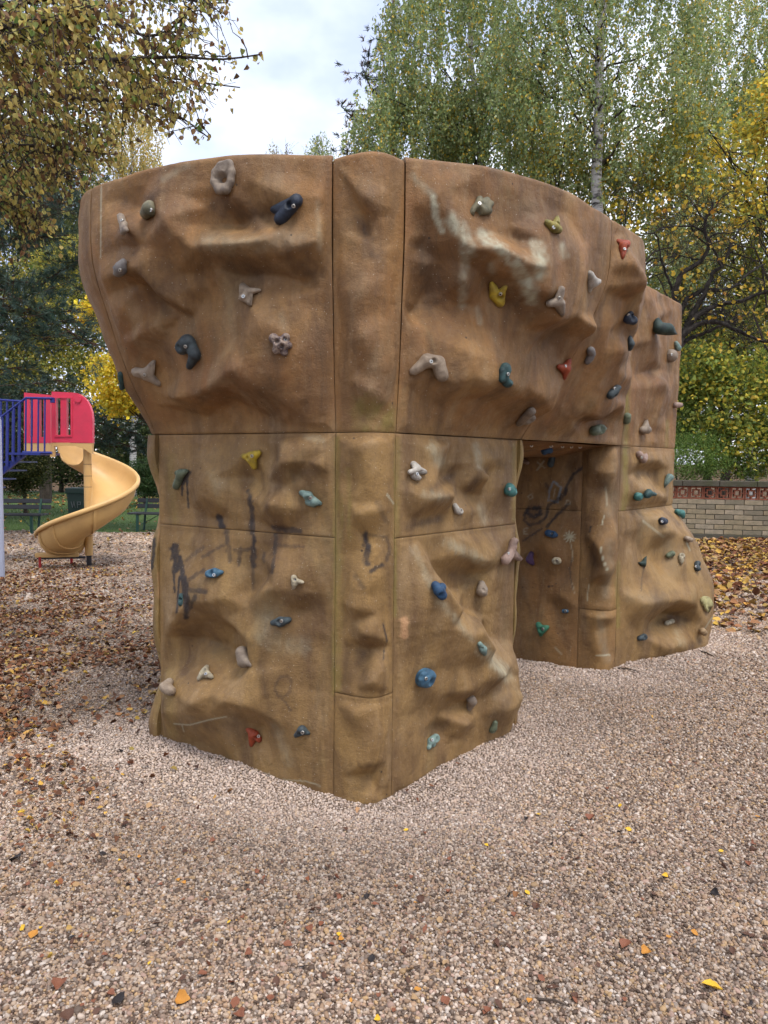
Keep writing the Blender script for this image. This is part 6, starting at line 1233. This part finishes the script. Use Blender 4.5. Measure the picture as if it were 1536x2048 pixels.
# ------------------------------------------------------------------ almost bare, gnarled tree beside the second pillar
def apple():
    rng = np.random.default_rng(71); Y = 11.2; zf = lambda p, d=0: at(1240 + p[0] / 5.19, 340 + p[1] / 5.19, Y + d)
    b = at(1338, 720, Y); base = np.array([b[0] - .1, Y, -.05]); root = empty('gnarled_tree', tuple(base)); tag(root, 'almost bare gnarled dark tree with a few yellow leaves beside the wall', 'tree')
    MB().tube(np.array([base + [0, 0, -.1], base + [.03, .02, .8], base + [-.02, 0, 1.5], zf((560, 1900)), zf((575, 1700))]) - base, [.15, .12, .105, .09, .07], 12).build('trunk', M_APPLE, root, True)
    limbs = [([(580, 1700), (570, 1450), (560, 1270), (630, 1080), (850, 940), (930, 800), (880, 650), (880, 520), (950, 420), (960, 330)], .050, .016, -.1), ([(590, 1850), (750, 1500), (880, 1280), (960, 1060), (1060, 1010), (1120, 860), (1150, 780), (1250, 600)], .055, .012, .1), ([(580, 1620), (690, 1330), (880, 1240), (1060, 1250), (1200, 1200), (1350, 1050), (1500, 980)], .045, .012, .25),
             ([(620, 1750), (800, 1500), (1050, 1390), (1250, 1370), (1400, 1300), (1600, 1240)], .045, .018, -.15), ([(600, 1750), (800, 1600), (1000, 1570), (1200, 1660), (1480, 1780), (1620, 1790)], .045, .014, -.2), ([(610, 1850), (700, 1760), (900, 1680), (1150, 1560), (1320, 1500)], .035, .010, .2), ([(880, 650), (780, 590), (600, 580), (450, 600), (350, 650)], .018, .006, -.1), ([(930, 800), (800, 700), (680, 480), (560, 420)], .014, .005, 0),
             ([(560, 1270), (500, 1120), (420, 930), (400, 720), (350, 640), (250, 680), (150, 690)], .020, .006, -.25), ([(850, 940), (700, 910), (560, 870), (500, 930)], .012, .005, -.2), ([(880, 520), (800, 420), (740, 330), (640, 220)], .012, .004, .1), ([(880, 520), (980, 400), (1060, 280), (1180, 200)], .012, .004, -.1), ([(1060, 1010), (950, 780), (920, 700), (1000, 660), (1200, 650), (1340, 560)], .018, .005, 0), ([(1060, 1390), (1060, 1530), (1180, 1650), (1300, 1800)], .02, .006, -.2), ([(50, 640), (60, 420), (110, 300), (160, 220)], .01, .004, -.3), ([(560, 1480), (400, 1100), (250, 1070), (120, 1180)], .012, .004, .3)]
    br = MB(); ends = []
    for pts, r0, r1, dz in limbs:
        P = np.array([zf(p, dz * i / len(pts) * 2) for i, p in enumerate(pts)]); n = len(P) * 4; s = np.concatenate([[0], np.cumsum(np.linalg.norm(np.diff(P, axis=0), axis=1))]); tt = np.linspace(0, s[-1], n); Q = np.stack([np.interp(tt, s, P[:, j]) for j in range(3)], 1); Q[1:-1] = Q[:-2] * .25 + Q[1:-1] * .5 + Q[2:] * .25; Q[1:-1] += rng.normal(0, .006, (n - 2, 3))
        br.tube(Q - base, np.linspace(r0, r1, n), 8)
        for _ in range(int(9 + s[-1] * 11)): ends.append((Q[rng.integers(2, n)], r1, 0))
    tw = MB(); LP = []; cnt = 0
    while ends and cnt < 3200:
        p, r, lv = ends.pop(0); cnt += 1; L = rng.uniform(.16, .48) * (.78 ** lv); d = rng.normal(size=3) * np.array([1, .8, .8]) + np.array([.1, 0, .28]); d /= np.linalg.norm(d)
        m = 5; e = [p]
        for i in range(m - 1): d = d + rng.normal(0, .28, 3) + np.array([0, 0, .05]); d /= np.linalg.norm(d); e.append(e[-1] + d * L / (m - 1))
        e = np.array(e); tw.tube(e - base, np.linspace(max(.0022, r * .42), .0016, m), 4, False)
        if lv < 2:
            for _ in range(rng.integers(1, 4)): ends.append((e[rng.integers(1, m)], r * .6, lv + 1))
        if rng.random() < .13: LP.append(e[-1])
    br.build('limbs', M_APPLE, root, True)['kind'] = 'stuff'; tw.build('twigs', M_APPLE, root, True)['kind'] = 'stuff'
    LP = np.array(LP); m = len(LP); col = pick([(.62, .42, .05), (.55, .40, .10), (.58, .30, .04)], [4, 2, 1], m, .15, rng)
    V, Fc, cc = leaf_cloud(LP, rng.uniform(.05, .085, m), col, rng.normal(size=(m, 3)) + np.array([0, 0, -.4]), rng.normal(size=(m, 3)) + np.array([0, -.5, .6]), 'oval', .25, rng)
    o = link('crown', mesh_np('crown', V - base, Fc, False, None, cc), M_LEAF, root); o['kind'] = 'stuff'
apple()
# short grass blades along the near edge of the lawn
def grass():
    n = 26000; rng = np.random.default_rng(81); y = 15.45 + 12 * rng.random(n) ** 1.7; x = rng.uniform(-.62, .02, n) * y - .3
    h = rng.uniform(.03, .075, n); a = rng.uniform(0, 6.3, n); p = np.stack([x, y, np.full(n, -.02)], 1); s = np.stack([np.cos(a), np.sin(a), 0 * a], 1) * .006; t = np.stack([rng.normal(0, .02, n), rng.normal(0, .02, n), h], 1)
    V = np.stack([p - s, p + s, p + t], 1).reshape(-1, 3); c = np.repeat(pick([(.05, .10, .025), (.075, .125, .03), (.11, .14, .04)], [3, 3, 1], n, .2, rng), 3, 0)
    o = link('grass', mesh_np('grass', V, np.arange(3 * n).reshape(-1, 3), False, None, c), M_NEEDLE); tag(o, 'short green lawn grass beyond the gravel', 'grass', kind='stuff')
grass()
